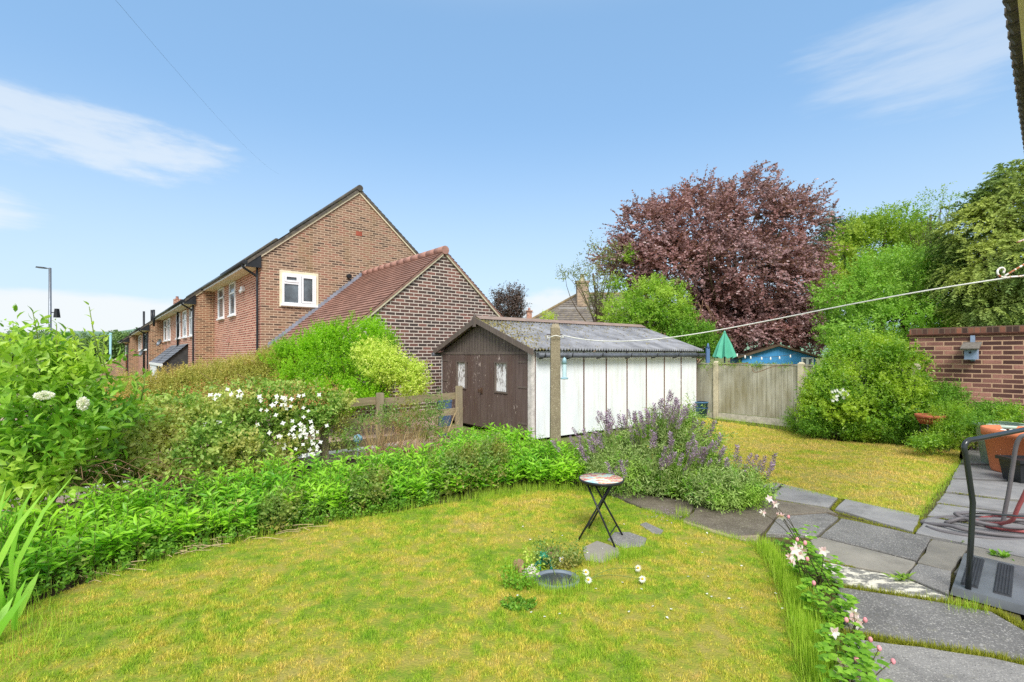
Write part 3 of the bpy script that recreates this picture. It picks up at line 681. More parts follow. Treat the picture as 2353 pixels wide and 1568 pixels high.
slabs = {
 'smooth': [[(1737, 1118), (1785, 1111), (1927, 1147), (1906, 1168), (1772, 1147)], [(1942, 1150), (2113, 1188), (2099, 1225), (1917, 1173)],
            [(2222, 1040), (2420, 1052), (2440, 1074), (2203, 1066)], [(2201, 1070), (2440, 1079), (2470, 1112), (2187, 1101)], [(2185, 1105), (2470, 1118), (2500, 1168), (2171, 1131)],
            [(2169, 1135), (2500, 1174), (2520, 1204), (2153, 1156)], [(2151, 1160), (2520, 1210), (2540, 1256), (2131, 1186)], [(2128, 1191), (2540, 1262), (2560, 1330), (2101, 1227)],
            [(2232, 1026), (2330, 1032), (2330, 1044), (2224, 1037)]],
 'peb': [[(1932, 1193), (2139, 1239), (2106, 1293), (1884, 1235)], [(2106, 1300), (2187, 1319), (2178, 1371), (2083, 1333)], [(1921, 1353), (2155, 1388), (2283, 1411), (2360, 1458), (2420, 1500), (2420, 1538), (2244, 1503), (2096, 1482), (1935, 1446)],
          [(1938, 1472), (2111, 1492), (2274, 1518), (2420, 1552), (2470, 1760), (1990, 1760)], [(1790, 1190), (1900, 1182), (1928, 1192), (1878, 1236), (1760, 1232)]],
 'light': [[(1882, 1239), (2104, 1297), (2079, 1330), (1881, 1287), (1862, 1246)], [(2143, 1243), (2229, 1258), (2188, 1316), (2109, 1296)], [(2233, 1259), (2560, 1335), (2600, 1440), (2192, 1318)]],
 'sand': [[(1568, 1200), (1690, 1238), (1746, 1233), (1740, 1246), (1711, 1246), (1634, 1226), (1570, 1204)]],
 'worn': [[(1881, 1293), (2077, 1334), (2176, 1376), (2150, 1384), (1921, 1348)]],
 'wet': [[(1400, 1128), (1497, 1144), (1600, 1155), (1590, 1180), (1560, 1196), (1486, 1172), (1396, 1137)], [(1604, 1155), (1722, 1150), (1790, 1162), (1786, 1188), (1752, 1231), (1690, 1236), (1566, 1198), (1594, 1181)], [(1724, 1148), (1772, 1150), (1904, 1171), (1926, 1185), (1900, 1180), (1792, 1186)]],
}
mb = MB(); mats = [s_smooth, s_peb, s_light, slabmat('sandy_strip', srgb(150, 134, 110), srgb(186, 170, 144), srgb(206, 196, 176), None, 70), s_worn, s_wet]; mi = []
for k, (kn, lst) in enumerate(slabs.items()):
    for pl in lst:
        q = [G(*p) for p in pl]; c = np.mean(q, 0); zt = .012 + random.uniform(0, .008); nn = len(q)
        tilt = R.normal(size=2) * .004
        q = [np.array([p[0] + R.normal() * .004, p[1] + R.normal() * .004, 0]) for p in (c + (p - c) * .988 for p in q)]
        # rounded arrises: side, then a small bevel, then the top
        z_ = lambda p: zt + tilt @ (p - c)[:2]
        if np.cross((q[1] - q[0])[:2], (q[2] - q[1])[:2]) < 0: q = q[::-1]
        sub = []
        for i in range(nn):
            a, b = q[i], q[(i + 1) % nn]; n_ = max(1, int(np.linalg.norm(b - a) / .12))
            sub += [a + (b - a) * (j / n_) + (R.normal(size=3) * .005 * (j > 0)) * V3(1, 1, 0) for j in range(n_)]
        top = [c + (p - c) * .985 for p in sub]
        base_ = len(mb.v)
        mb.v += [np.array([p[0], p[1], -.03]) for p in sub] + [np.array([p[0], p[1], z_(p) - .006]) for p in sub] + [np.array([p[0], p[1], z_(p)]) for p in top]
        n_ = len(sub)
        for lv in (0, 1):
            for i in range(n_):
                j = (i + 1) % n_
                mb.f.append((base_ + lv * n_ + i, base_ + lv * n_ + j, base_ + (lv + 1) * n_ + j, base_ + (lv + 1) * n_ + i)); mb.uv.append([(0, 0)] * 4); mb.sm.append(False); mi.append(k)
        mb.f.append(tuple(base_ + 2 * n_ + i for i in range(n_))); mb.uv.append([(p[0], p[1]) for p in top]); mb.sm.append(False); mi.append(k)
pth = mb.struct('path', mats); pth.data.polygons.foreach_set('material_index', mi)
flat([G(1390, 1125), G(1740, 1112), G(1930, 1140), G(2110, 1185), G(2222, 1024), V3(7.6, 8.4, 0), V3(9, 2, 0), V3(4, 1.0, 0), V3(1.5, 1.0, 0), G(1905, 1560), G(1840, 1380), G(1760, 1255), G(1560, 1200)], -.012, 'path_bedding', ground_mat('mossy_bedding', [srgb(62, 58, 34), srgb(104, 100, 50)], 14))
STONES = []
for pl, mt, lab in (([(1338, 1262), (1372, 1246), (1420, 1262), (1428, 1280), (1385, 1296), (1345, 1290)], s_light, 'brown stepping slab sunk in the lawn in front of the little table'),
                    ([(1396, 1243), (1412, 1226), (1446, 1226), (1486, 1240), (1480, 1258), (1432, 1262)], s_peb, 'dark grey stepping slab under the right feet of the little table'),
                    ([(1470, 1208), (1484, 1203), (1525, 1222), (1518, 1230), (1500, 1228)], s_peb, 'narrow grey stone strip sunk in the lawn near the path')):
    q = [G(*p) for p in pl]; c = np.mean(q, 0); STONES.append(q)
    b = MB(); b.v = [V3(p[0], p[1], -.03) for p in q] + [V3(p[0], p[1], .014) for p in q]; n_ = len(q)
    if np.cross((q[1] - q[0])[:2], (q[2] - q[1])[:2]) < 0: b.v = b.v[:n_][::-1] + b.v[n_:][::-1]
    b.f = [(i, (i + 1) % n_, n_ + (i + 1) % n_, n_ + i) for i in range(n_)] + [tuple(range(n_, 2 * n_))]; b.uv = [[(0, 0)] * len(f) for f in b.f]; b.sm = [False] * len(b.f)
    b.solo('stepping_slab', lab, 'paving slab', mt, (c[0], c[1], 0), 'stepping slabs in the lawn', .006)

# ------------------------------------------------------------------ the shed
S0 = V3(.398, 9.117, 0); U = V3(.807, .59, 0); U = nrm(U); Vd = V3(-U[1], U[0], 0); sf = Fr(S0, U, Vd); gf = Fr(S0, Vd, U)   # gf: the front, u runs left along the front, outside is -v
sh = thing('garage_shed', 'long white panelled shed with brown double doors and corrugated roof', 'shed', S0)
Lh, Wd_, EZs, AZ = 5.30, 3.65, 1.66, 2.30
m_brown = wood('flaking_brown_paint', srgb(84, 70, 66), srgb(118, 102, 96), srgb(92, 72, 64), srgb(190, 174, 166), flake_at=0.655)
m_brownw = wood('weathered_brown_wood', srgb(86, 76, 70), srgb(124, 112, 104), srgb(96, 86, 80), srgb(176, 164, 156), flake_at=0.70)
m_white = Mat('white_panel'); v_ = m_white.coord(scale=(1, 1, .4)); m_white = m_white.fin(m_white.mix(m_white.ramp(m_white.noise(m_white.coord(scale=(7, 7, .5)), 1.4, 6, .7), [(0.5, (0, 0, 0, 1)), (0.75, (.5, .5, .5, 1))]), m_white.ramp(m_white.noise(v_, 3, 5), [(0.3, srgb(222, 228, 232)), (0.7, srgb(242, 245, 247))]), srgb(196, 192, 168)), 0.6)
m_batten = wood('rusty_batten', srgb(84, 60, 50), srgb(140, 110, 96), None, srgb(214, 206, 200))
m_corr = Mat('mossy_corrugated_sheet'); v_ = m_corr.coord(); uvp = m_corr.n('ShaderNodeUVMap').outputs[0]
sx = m_corr.n('ShaderNodeSeparateXYZ'); m_corr.l(uvp, sx.inputs[0])
dist = m_corr.math('MULTIPLY', m_corr.math('ABSOLUTE', sx.outputs['X']), 1.0)
nz = m_corr.noise(v_, 11, 6, 0.72); f0 = m_corr.ramp(m_corr.noise(v_, 3, 5), [(0.3, srgb(108, 110, 116)), (0.7, srgb(156, 158, 164))])
mk = m_corr.math('ADD', nz, m_corr.math('MULTIPLY', m_corr.math('SUBTRACT', 1.0, sx.outputs['Y']), 0.10)); mk = m_corr.math('ADD', mk, m_corr.math('MULTIPLY', m_corr.math('SUBTRACT', 1.0, m_corr.math('MINIMUM', 1.0, m_corr.math('MULTIPLY', sx.outputs['X'], 0.7))), 0.12))
f0 = m_corr.mix(m_corr.ramp(mk, [(0.62, (0, 0, 0, 1)), (0.67, (1, 1, 1, 1))]), f0, m_corr.ramp(m_corr.noise(v_, 25, 3), [(0.4, srgb(58, 50, 42)), (0.6, srgb(150, 140, 84))]))
m_corr.bump(nz, 0.4, 0.01); m_corr = m_corr.fin(f0, 0.8)
m_frost = Mat('flaked_white_pane'); v_ = m_frost.coord(); m_frost = m_frost.fin(m_frost.mix(m_frost.ramp(m_frost.noise(m_frost.coord(scale=(1, 1, .5)), 14, 6, .75), [(0.48, (0, 0, 0, 1)), (0.6, (1, 1, 1, 1))]), srgb(238, 238, 240), srgb(110, 100, 94)), 0.4)
# side panels
for i in range(8):
    u0, u1 = i * .6625, (i + 1) * .6625
    MB().box(sf, (u0 + .002, 0, 0), (u1 - .002, .06, EZs)).part('wall_panel', m_white, sh)
    MB().box(sf, (u1 - .013, -.012, 0), (u1 + .013 if i < 7 else u1, .0, EZs - .002)).part('batten', m_batten, sh)
MB().box(sf, (-.05, -.015, 0), (.03, .1, EZs - .01)).part('corner_post', plain('flaked_white_wood', srgb(206, 200, 194), .7, 0, .25, 14), sh)
MB().box(sf, (.031, -.013, 0), (.055, .0, EZs - .01)).part('batten', m_batten, sh)
b = MB().box(sf, (0, Wd_ - .06, 0), (Lh, Wd_, EZs)); b.lpoly(sf, [(Lh, 0, 0), (Lh, Wd_, 0), (Lh, Wd_, EZs), (Lh, Wd_ / 2, AZ), (Lh, 0, EZs)], (1, 2)); b.part('rear_wall', m_white, sh)
# front: gable boards
gb = MB(); n_ = 30
for i in range(n_):
    a0, a1 = .06 + i * (Wd_ - .12) / n_, .06 + (i + 1) * (Wd_ - .12) / n_ - .008
    zt = lambda a: EZs - .0 + (AZ - EZs) * (1 - abs(a - Wd_ / 2) / (Wd_ / 2)) - .02
    if min(zt(a0), zt(a1)) < 1.66: continue
    gb.lpoly(gf, [(a0, -.012, 1.66), (a0, -.012, zt(a0)), (a1, -.012, zt(a1)), (a1, -.012, 1.66)][::-1]); gb.lpoly(gf, [(a1, -.012, 1.66), (a1, .01, 1.66), (a1, .01, zt(a1)), (a1, -.012, zt(a1))])
gb.lpoly(gf, [(0, .004, 0), (Wd_, .004, 0), (Wd_, .004, EZs), (Wd_ / 2, .004, AZ), (0, .004, EZs)]); gb.part('gable_boarding', m_brownw, sh)
MB().box(gf, (.02, -.045, 1.60), (Wd_ - .02, -.0, 1.66)).part('cross_beam', m_brownw, sh)
ba = MB()
for sgn in (1, -1):
    fr_ = gf if sgn > 0 else Fr(gf(Wd_, 0, 0), -Vd, U)
    ba.prism(fr_, [(-.16, EZs - .07), (Wd_ / 2 - .005, AZ - .02), (Wd_ / 2 - .005, AZ + .10), (-.16, EZs + .045)], -.16, -.12)
ba.part('bargeboard', m_brownw, sh)
MB().prism(gf, [(Wd_ / 2 - .05, AZ - .1), (Wd_ / 2 + .05, AZ - .1), (Wd_ / 2 + .045, AZ + .09), (Wd_ / 2, AZ + .19), (Wd_ / 2 - .045, AZ + .09)], -.185, -.162).part('finial', m_brownw, sh)
def door(a0, a1, w0, w1, zb, zt_, hinge):
    d = MB(); n_ = 13; bw = (a1 - a0) / n_
    for i in range(n_):
        b0, b1 = a0 + i * bw + .003, a0 + (i + 1) * bw - .003; yv = -.035 - random.uniform(0, .004)
        segs = [(.03, 1.597)]
        if b1 > w0 and b0 < w1: segs = [(.03, zb), (zt_, 1.597)]
        for z0, z1 in segs:
            for lo, hi in ((b0, b1),):
                d.box(gf, (lo, yv, z0), (hi, -.012, z1))
    o = d.part('door', m_brown, sh)
    fr_ = MB(); t = .032
    fr_.box(gf, (w0 - t, -.055, zb - t), (w0, -.012, zt_ + t)); fr_.box(gf, (w1, -.055, zb - t), (w1 + t, -.012, zt_ + t)); fr_.box(gf, (w0, -.055, zb - t), (w1, -.012, zb)); fr_.box(gf, (w0, -.055, zt_), (w1, -.012, zt_ + t))
    fr_.part('window_frame', m_brownw, o)
    MB().box(gf, (w0, -.016, zb), (w1, -.010, zt_)).part('pane', m_frost, o)
    for z in (1.44, .95, .25):
        h0, h1 = (hinge, hinge + .28) if hinge < 1 else (hinge - .28, hinge)
        MB().box(gf, (h0, -.046, z), (h1, -.036, z + .035)).part('hinge', m_brownw, o)
    return o
d1 = door(.13, 1.792, .80, 1.20, .84, 1.42, .14); d2 = door(1.80, 3.55, 2.42, 2.80, .84, 1.42, 3.54)
MB().box(gf, (1.70, -.055, .76), (1.76, -.04, .88)).tube([gf(1.73, -.05, .86), gf(1.73, -.085, .85), gf(1.73, -.085, .79), gf(1.73, -.05, .78)], .009, 6).part('handle', plain('rusty_latch', srgb(96, 74, 60), .7, .3, .3), d1)
MB().box(gf, (1.83, -.05, .78), (1.875, -.04, .85)).part('latch', plain('rusty_latch', srgb(96, 74, 60), .7, .3, .3), d2)
# corrugated roof: waves along the length
rf = MB(); nw_, ns = 70, 8; K = nw_ * ns
for sgn in (1, -1):
    fr_ = sf if sgn > 0 else Fr(sf(0, Wd_, 0), U, -Vd)
    base_ = len(rf.v)
    rows = [0, .33, .66, 1.0]
    for rr_ in rows:
        vv = Wd_ / 2 + (-.13 - Wd_ / 2) * rr_; zz = AZ + .045 + (EZs - .0 - AZ) * (rr_ * (Wd_ / 2 + .13) / (Wd_ / 2))
        for i in range(K + 1):
            uu = -.15 + (Lh + .25) * i / K
            rf.v.append(fr_(uu, vv, zz + .045 + .028 * math.sin(2 * math.pi * i / ns) + (.004 if int(rr_ * 3) % 2 else 0)))
    for j in range(len(rows) - 1):
        for i in range(K):
            a = base_ + j * (K + 1) + i; f = (a, a + 1, a + K + 2, a + K + 1); f = f if sgn < 0 else f[::-1]
            rf.f.append(f); x0, x1 = (Lh) * i / K, Lh * (i + 1) / K; u_ = {a: (x0, rows[j]), a + 1: (x1, rows[j]), a + K + 2: (x1, rows[j + 1]), a + K + 1: (x0, rows[j + 1])}
            rf.uv.append([u_[q] for q in f]); rf.sm.append(True)
ro = rf.part('roof', m_corr, sh)
sm_ = ro.modifiers.new('sheet', 'SOLIDIFY'); sm_.thickness = .012
MB().prism(Fr(sf.o, Vd, U), [(Wd_ / 2 - .19, AZ + .065), (Wd_ / 2, AZ + .15), (Wd_ / 2 + .19, AZ + .065), (Wd_ / 2 + .18, AZ + .055), (Wd_ / 2, AZ + .13), (Wd_ / 2 - .18, AZ + .055)], -.14, Lh + .1).part('ridge', plain('brown_ridge_cap', srgb(140, 122, 112), .8, 0, .2, 5), ro)
gm = plain('grey_black_gutter', srgb(92, 96, 104), .45, 0, .35, 8)
MB().tube([sf(.02, -.12, EZs - .075), sf(2, -.12, EZs - .08), sf(Lh + .15, -.12, EZs - .075)], .05, 10).part('gutter', gm, sh)
for u0 in (.15, .85, 1.7, 2.6, 3.5, 4.3, 5.1):
    MB().tube([sf(u0, -.0, EZs - .14), sf(u0, -.10, EZs - .13), sf(u0, -.175, EZs - .09), sf(u0, -.185, EZs - .03)], .012, 5).part('gutter_bracket', m_black, sh)
MB().tube([gf(Wd_ + .12, -.2, EZs - .06), gf(Wd_ + .12, 2.0, EZs - .06)], .05, 10).part('gutter', gm, sh)

# ------------------------------------------------------------------ clothes post, line, feeder
pb = V3(.59, 6.6, 0); pt = 2.02
m_post = slabmat('pebbly_concrete_post', srgb(112, 102, 84), srgb(150, 138, 114), srgb(196, 186, 162), None, 80)
cp = MB(); w2 = .073
cp.box(W0, (pb[0] - w2, pb[1] - w2, -.05), (pb[0] + w2, pb[1] + w2, pt - .06), .012); cp.box(W0, (pb[0] - w2 + .014, pb[1] - w2 + .014, pt - .059), (pb[0] + w2 - .014, pb[1] + w2 - .014, pt), .02)
tp = thing('clothes_post', 'square pebbly concrete clothes post standing in the border before the shed', 'post', pb)
cp.part('shaft', m_post, tp, .012)
MB().tube([pb + V3(-.12, -.03, 1.87), pb + V3(.1, -.03, 1.87)], .006, 6).part('cross_pin', plain('rusty_pin', srgb(80, 60, 50), .7, .4), tp)
rope = plain('white_rope', srgb(232, 230, 224), .8, 0, .12, 60)
a = pb + V3(.085, -.09, 1.86); e = P(2440, 622, 3.4)
SAG = lambda k: 1.35 * k * (1 - k) ** 2.2
pts = []
for k in np.linspace(0, 1, 40):
    q = a + (e - a) * k; q[2] -= SAG(k); pts.append(q)
cl = MB().tube(pts, .0062, 6)
lp = [pb + V3(math.cos(t) * .11, math.sin(t) * .11, 1.84 + .015 * math.sin(3 * t)) for t in np.linspace(0, 6.28, 20)]
cl.tube(lp, .006, 6)
cl.solo('clothes_line', 'white rope clothes line sagging from the concrete post to the right', 'clothes line', rope, a)
fc = P(1297, 850, 6.45)
bf = thing('bird_feeder', 'pale blue tubular bird feeder hanging beside the concrete post', 'bird feeder', fc)
mfe = plain('pale_blue_plastic', srgb(186, 212, 220), .3, 0, .1); mfe2 = plain('blue_grey_cap', srgb(150, 186, 200), .4)
MB().lathe(fc, [(.028, -.10), (.028, .08)], 14).part('tube', mfe, bf)
MB().lathe(fc, [(.0, .17), (.02, .15), (.036, .08), (.0, .08)], 14).part('cap', mfe2, bf)
MB().lathe(fc, [(.0, -.13), (.05, -.125), (.05, -.105), (.0, -.10)], 14).part('tray', mfe2, bf)
MB().tube([fc + V3(0, 0, .16), fc + V3(-.02, 0, .22), fc + V3(-.04, .03, .26), V3(pb[0] + .07, pb[1] - .07, fc[2] + .27)], .003, 5).part('hanger', m_alu, bf)

# ------------------------------------------------------------------ post and rail fence
pf_t = thing('rail_fence', 'old grey timber post and rail fence under the clematis', 'fence', FP[1])
m_oldw = wood('old_fence_timber', srgb(112, 100, 80), srgb(180, 166, 138), srgb(134, 128, 92), None, (16, 16, 1.0))
fd = nrm(FP[2] - FP[1]); fq = Fr(FP[1], fd, V3(-fd[1], fd[0], 0))
posts = [-5.0, -3.6, -2.2, -1.0, 0, .92, 2.55]
for i, s in enumerate(posts):
    h_ = .97 + random.uniform(-.02, .03) if s > -.5 else .9
    MB().box(Fr(fq(s, 0, 0), nrm(fd + V3(0, 0, random.uniform(-.02, .02))), fq.m[1]), (-.05, -.05, -.05), (.05, .05, h_ if i < 6 else 1.02), .004).part('post', m_oldw, pf_t, .006)
for i in range(len(posts) - 1):
    for z in (.78, .50, .16):
        a, b = fq(posts[i], .055, z + random.uniform(-.02, .02)), fq(posts[i + 1], .055, z + random.uniform(-.02, .02)); d = b - a; L = np.linalg.norm(d)
        MB().box(Fr(a, d / L, fq.m[1]), (-.04, 0, 0), (L + (.03 if i == len(posts) - 2 else -.045), .03, .12)).part('rail', wood('rail_timber', srgb(112, 98, 76), srgb(178, 162, 132), srgb(126, 118, 84), None, (1.4, 1.4, 14)), pf_t, .004)
# brown lapped panel beside the shed
lq = Fr(V3(-2.75, 12.35, 0), nrm(V3(.74, .67, 0)), nrm(V3(-.67, .74, 0)))
lt = thing('lap_fence', 'brown overlapped timber fence panel between bushes and shed', 'fence', lq.o)
m_lap = wood('red_brown_stain', srgb(66, 34, 28), srgb(104, 58, 48), None, None, (1.2, 1.2, 18))
b = MB()
for i in range(9): b.prism(Fr(lq.o, lq.m[1], lq.m[0]), [(-.03, i * .135), (-.005, i * .135), (.012, i * .135 + .15), (.0, i * .135 + .15)], -.9, 1.5)
b.part('boards', m_lap, lt)
for u0 in (-.95, .25, 1.45): MB().box(lq, (u0, -.05, 0), (u0 + .08, .05, 1.36 if u0 < .3 else 1.3)).part('post', m_lap, lt)
# blue planter behind the rail fence
bp = V3(-1.33, 9.5, 0)
bt = thing('planter', 'dark blue planter tub behind the end of the rail fence', 'planter', bp)
MB().box(Fr(bp, nrm(V3(1, .25, 0)), nrm(V3(-.25, 1, 0))), (-.11, -.11, .0), (.11, .11, .68), -.02).part('tub', plain('slate_blue_plastic', srgb(74, 94, 122), .4, 0, .1), bt)
MB().box(Fr(bp, nrm(V3(1, .25, 0)), nrm(V3(-.25, 1, 0))), (-.14, -.14, .681), (.14, .14, .71)).part('rim', plain('slate_blue_plastic', srgb(74, 94, 122), .4, 0, .1), bt)

# ------------------------------------------------------------------ rear fence
rd_ = nrm(V3(.59, -.807, 0)); ro_ = V3(5.12, 12.1, 0); rq = Fr(ro_, rd_, V3(-rd_[1], rd_[0], 0) * -1)   # -v faces the camera side
rq = Fr(ro_, rd_, nrm(V3(.807, .59, 0)))
rt = thing('rear_fence', 'weathered grey boarded fence with concrete posts at the end of the far lawn', 'fence', ro_)
m_rf = wood('grey_green_boards', srgb(142, 138, 118), srgb(200, 197, 180), srgb(126, 116, 78), None, (14, 14, .7))
for s in (-2.0, 0, 1.98, 3.95):
    b = MB().box(rq, (s - .055, -.06, 0), (s + .055, .05, 1.40)); b.box(rq, (s - .055, -.06, 1.4005), (s + .055, .05, 1.435), .03); b.part('post', m_conc, rt, .006)
for s in (-2.0, 0, 1.98):
    b = MB(); u_ = s + .06
    while u_ < s + 1.9:
        wv = random.uniform(.09, .13); wv = min(wv, s + 1.92 - u_); y = random.uniform(0, .012)
        b.box(rq, (u_, -.012 - y, .17), (u_ + wv - .004, .012 - y, 1.355 + random.uniform(-.006, .006))); u_ += wv
    b.part('panel', m_rf, rt)
    MB().box(rq, (s + .06, -.03, 1.358), (s + 1.92, .025, 1.385)).part('capping', m_rf, rt)
    MB().box(rq, (s + .06, -.025, 0), (s + 1.92, .02, .155)).part('gravel_board', plain('white_stained_concrete', srgb(190, 184, 166), .9, 0, .25, 12), rt)
# ------------------------------------------------------------------ brick wall, bird box
wq = Fr(V3(7.85, 9.55, 0), rd_, nrm(V3(.807, .59, 0)))
wt = thing('brick_wall', 'tall purple red brick wall with a soldier course coping', 'wall', wq.o)
MB().box(wq, (0, 0, 0), (4.2, .26, 1.95)).part('brickwork', m_wall, wt)
cr = MB().box(wq, (-.03, -.03, 1.951), (4.2, .29, 1.975)); n_ = 52
for i in range(n_): cr.box(wq, (-.03 + i * .081, -.045, 1.976), (-.03 + i * .081 + .072, .3, 1.992))
cr.part('tile_creasing', plain('red_brown_tile', srgb(104, 68, 56), .8, 0, .3, 8), wt)
MB().box(wq, (-.0, .0, 1.993), (4.2, .26, 2.11)).part('coping', brick('coping_brick', [(0.1, srgb(74, 56, 50)), (0.5, srgb(108, 78, 66)), (0.9, srgb(148, 98, 78))], srgb(120, 100, 84), .082, .3, .008), wt)
# box: place at column 2236
rr_ = (2236 - CX) / F; bu = (rr_ * wq.o[1] - wq.o[0]) / (rd_[0] - rr_ * rd_[1])
bz = 1.60
bb = thing('bird_box', 'small grey blue bird box with sloping roof on the brick wall', 'bird box', wq(bu, 0, bz))
mbx = plain('blue_grey_box', srgb(142, 160, 186), .6, 0, .1); mbr = wood('grey_roof_wood', srgb(92, 86, 78), srgb(130, 124, 116))
MB().box(wq, (bu - .085, -.19, bz - .09), (bu + .085, -.05, bz + .10)).part('body', mbx, bb)
MB().prism(Fr(wq.o, wq.m[1], wq.m[0]), [(-.27, bz + .085), (-.04, bz + .20), (-.04, bz + .225), (-.28, bz + .108)], bu - .125, bu + .125).part('roof', mbr, bb)
MB().box(wq, (bu - .085, -.05, bz + .101), (bu + .085, -.045, bz + .19)).part('back', mbx, bb)
MB().box(wq, (bu - .03, -.042, bz - .12), (bu + .03, -.003, bz + .345)).part('batten', mbx, bb)
MB().tube([wq(bu - .005, -.1915, bz + .035), wq(bu - .005, -.185, bz + .035)], .02, 12).part('entrance_hole', m_black, bb)
# wrought hook
hk = P(2300, 630, 3.5); th_ = thing('hanging_bracket', 'rusty white scrolled iron bracket at the right edge of the frame', 'bracket', hk)
m_iron = Mat('flaked_white_iron'); m_iron = m_iron.fin(m_iron.mix(m_iron.ramp(m_iron.noise(m_iron.coord(), 22, 4), [(0.52, (0, 0, 0, 1)), (0.6, (1, 1, 1, 1))]), srgb(236, 234, 228), srgb(168, 106, 66)), .6)
sc_ = [P(x, y, 3.5) for x, y in ((2306, 628), (2308, 620), (2304, 616), (2297, 617), (2292, 624), (2294, 632), (2302, 637), (2312, 638))]
hb = MB().tube(smooth_path(sc_ + [P(2332, 636, 3.52), P(2420, 632, 3.62)], 6), .007, 6); hb.part('arm', m_iron, th_)
MB().tube([P(2309, 634, 3.5), P(2353, 608, 3.55), P(2430, 562, 3.62)], .0065, 6).part('brace', m_iron, th_)
MB().tube([P(2338, 557, 3.52), P(2360, 549, 3.55), P(2430, 520, 3.62)], .007, 6).part('upper_arm', m_iron, th_)
MB().box(W0, (P(2430, 700, 3.62)[0], 3.5, P(2430, 660, 3.62)[2]), (P(2430, 700, 3.62)[0] + .03, 3.75, P(2430, 500, 3.62)[2])).part('wall_plate', m_iron, th_)

# ------------------------------------------------------------------ next door: summer house, parasol, lights
sq = Fr(P(1705, 835, 17.5) * V3(1, 1, 0), nrm(V3(1, -.28, 0)), nrm(V3(.28, 1, 0)))
su = thing('summer_house', 'bright blue timber summer house under the copper beech', 'summer house', sq.o)
m_blue = wood('blue_boards', srgb(52, 128, 186), srgb(84, 160, 212), None, None, (12, 12, .6))
Ws = 2.35; zt1 = P(1780, 800, 17.3)[2]
b = MB(); b.lpoly(sq, [(0, 0, 0), (Ws, 0, 0), (Ws, 0, 1.50), (Ws * .5, 0, 1.88), (0, 0, 1.50)]); b.lpoly(sq, [(Ws, 0, 0), (Ws, 2.6, 0), (Ws, 2.6, 1.50), (Ws, 0, 1.50)], (1, 2)); b.lpoly(sq, [(0, 2.6, 0), (0, 0, 0), (0, 0, 1.5), (0, 2.6, 1.5)], (1, 2)); b.lpoly(sq, [(0, 2.6, 0), (0, 2.6, 1.5), (Ws * .5, 2.6, 1.88), (Ws, 2.6, 1.5), (Ws, 2.6, 0)]); b.part('wall', m_blue, su)
b = MB()
for sgn in (1, -1):
    fr_ = sq if sgn > 0 else Fr(sq(Ws, 0, 0), -sq.m[0], sq.m[1]); b.prism(fr_, [(-.15, 1.46), (Ws / 2, 1.895), (Ws / 2, 1.96), (-.17, 1.52)], -.15, 2.7)
b.part('roof', plain('brown_felt', srgb(92, 78, 62), .9, 0, .3, 6), su)
window(sq, 1.9, 2.28, 1.0, 1.5, su, [('v', 2.09, 1.05, 1.45)], 0)
uo = P(1665, 830, 14.2) * V3(1, 1, 0)
um = thing('parasol', 'closed green garden parasol standing behind the rear fence', 'parasol', uo)
zt_, zb_ = P(1665, 763, 14.2)[2], P(1665, 822, 14.2)[2]
m_um = plain('green_canvas', srgb(92, 176, 148), .8, 0, .12, 5)
b = MB(); nf = 8; lv = [(0, .02), (.12, .06), (.5, .2), (.85, .30), (.95, .33)]
for i in range(len(lv) - 1):
    for k in range(nf * 2):
        f_ = lambda l_, kk: uo + V3(math.cos(kk * math.pi / nf) * l_[1] * (1 if kk % 2 else .62), math.sin(kk * math.pi / nf) * l_[1] * (1 if kk % 2 else .62), zt_ + (zb_ - zt_) * (l_[0] + (.0 if kk % 2 else .10 * l_[0])))
        b.poly([f_(lv[i], k), f_(lv[i + 1], k), f_(lv[i + 1], k + 1), f_(lv[i], k + 1)], smooth=False)
b.part('canopy', m_um, um)
MB().tube([uo, uo + V3(0, 0, zt_ - .02)], .024, 8).part('pole', m_alu, um)
MB().lathe(uo + V3(0, 0, zt_ - .03), [(.03, 0), (.035, .03), (.0, .07)], 10).part('finial', m_um, um)
MB().lathe(uo, [(.0, .1), (.06, .1), (.25, .06), (.25, 0)], 16).part('foot', m_black, um)
po_ = P(1627, 830, 13.6) * V3(1, 1, 0)
MB().box(Fr(po_, V3(1, 0, 0), V3(0, 1, 0)), (-.06, -.04, 0), (.04, .04, P(1627, 800, 13.6)[2]), .004).tube([po_ + V3(-.0, 0, P(1627, 801, 13.6)[2]), po_ + V3(-.0, 0, P(1627, 789, 13.6)[2])], [.05, .015], 8).solo('garden_post', 'narrow blue painted post behind the fence by the shed roof', 'post', plain('dusty_blue_paint', srgb(88, 118, 158), .7, 0, .2), po_)
ls = [P(x, y, Y) for x, y, Y in ((1668, 808, 14.1), (1690, 812, 14.5), (1720, 818, 15), (1760, 821, 15.4), (1800, 818, 15.8), (1830, 813, 16.2))]
lt_ = thing('string_lights', 'string of small white bulbs across the blue summer house', 'string lights', ls[0])
sp_ = smooth_path(ls, 8); MB().tube(sp_, .008, 5).part('cable', m_alu, lt_)
mbulb = plain('white_bulb', srgb(240, 240, 236), .3, 0, .03)
for k in (4, 9, 14, 17, 22, 26, 30, 36): MB().lathe(sp_[k] + V3(0, -.01, -.11), [(.0, 0), (.025, .03), (.022, .08), (.012, .11)], 8).part('bulb', mbulb, lt_)

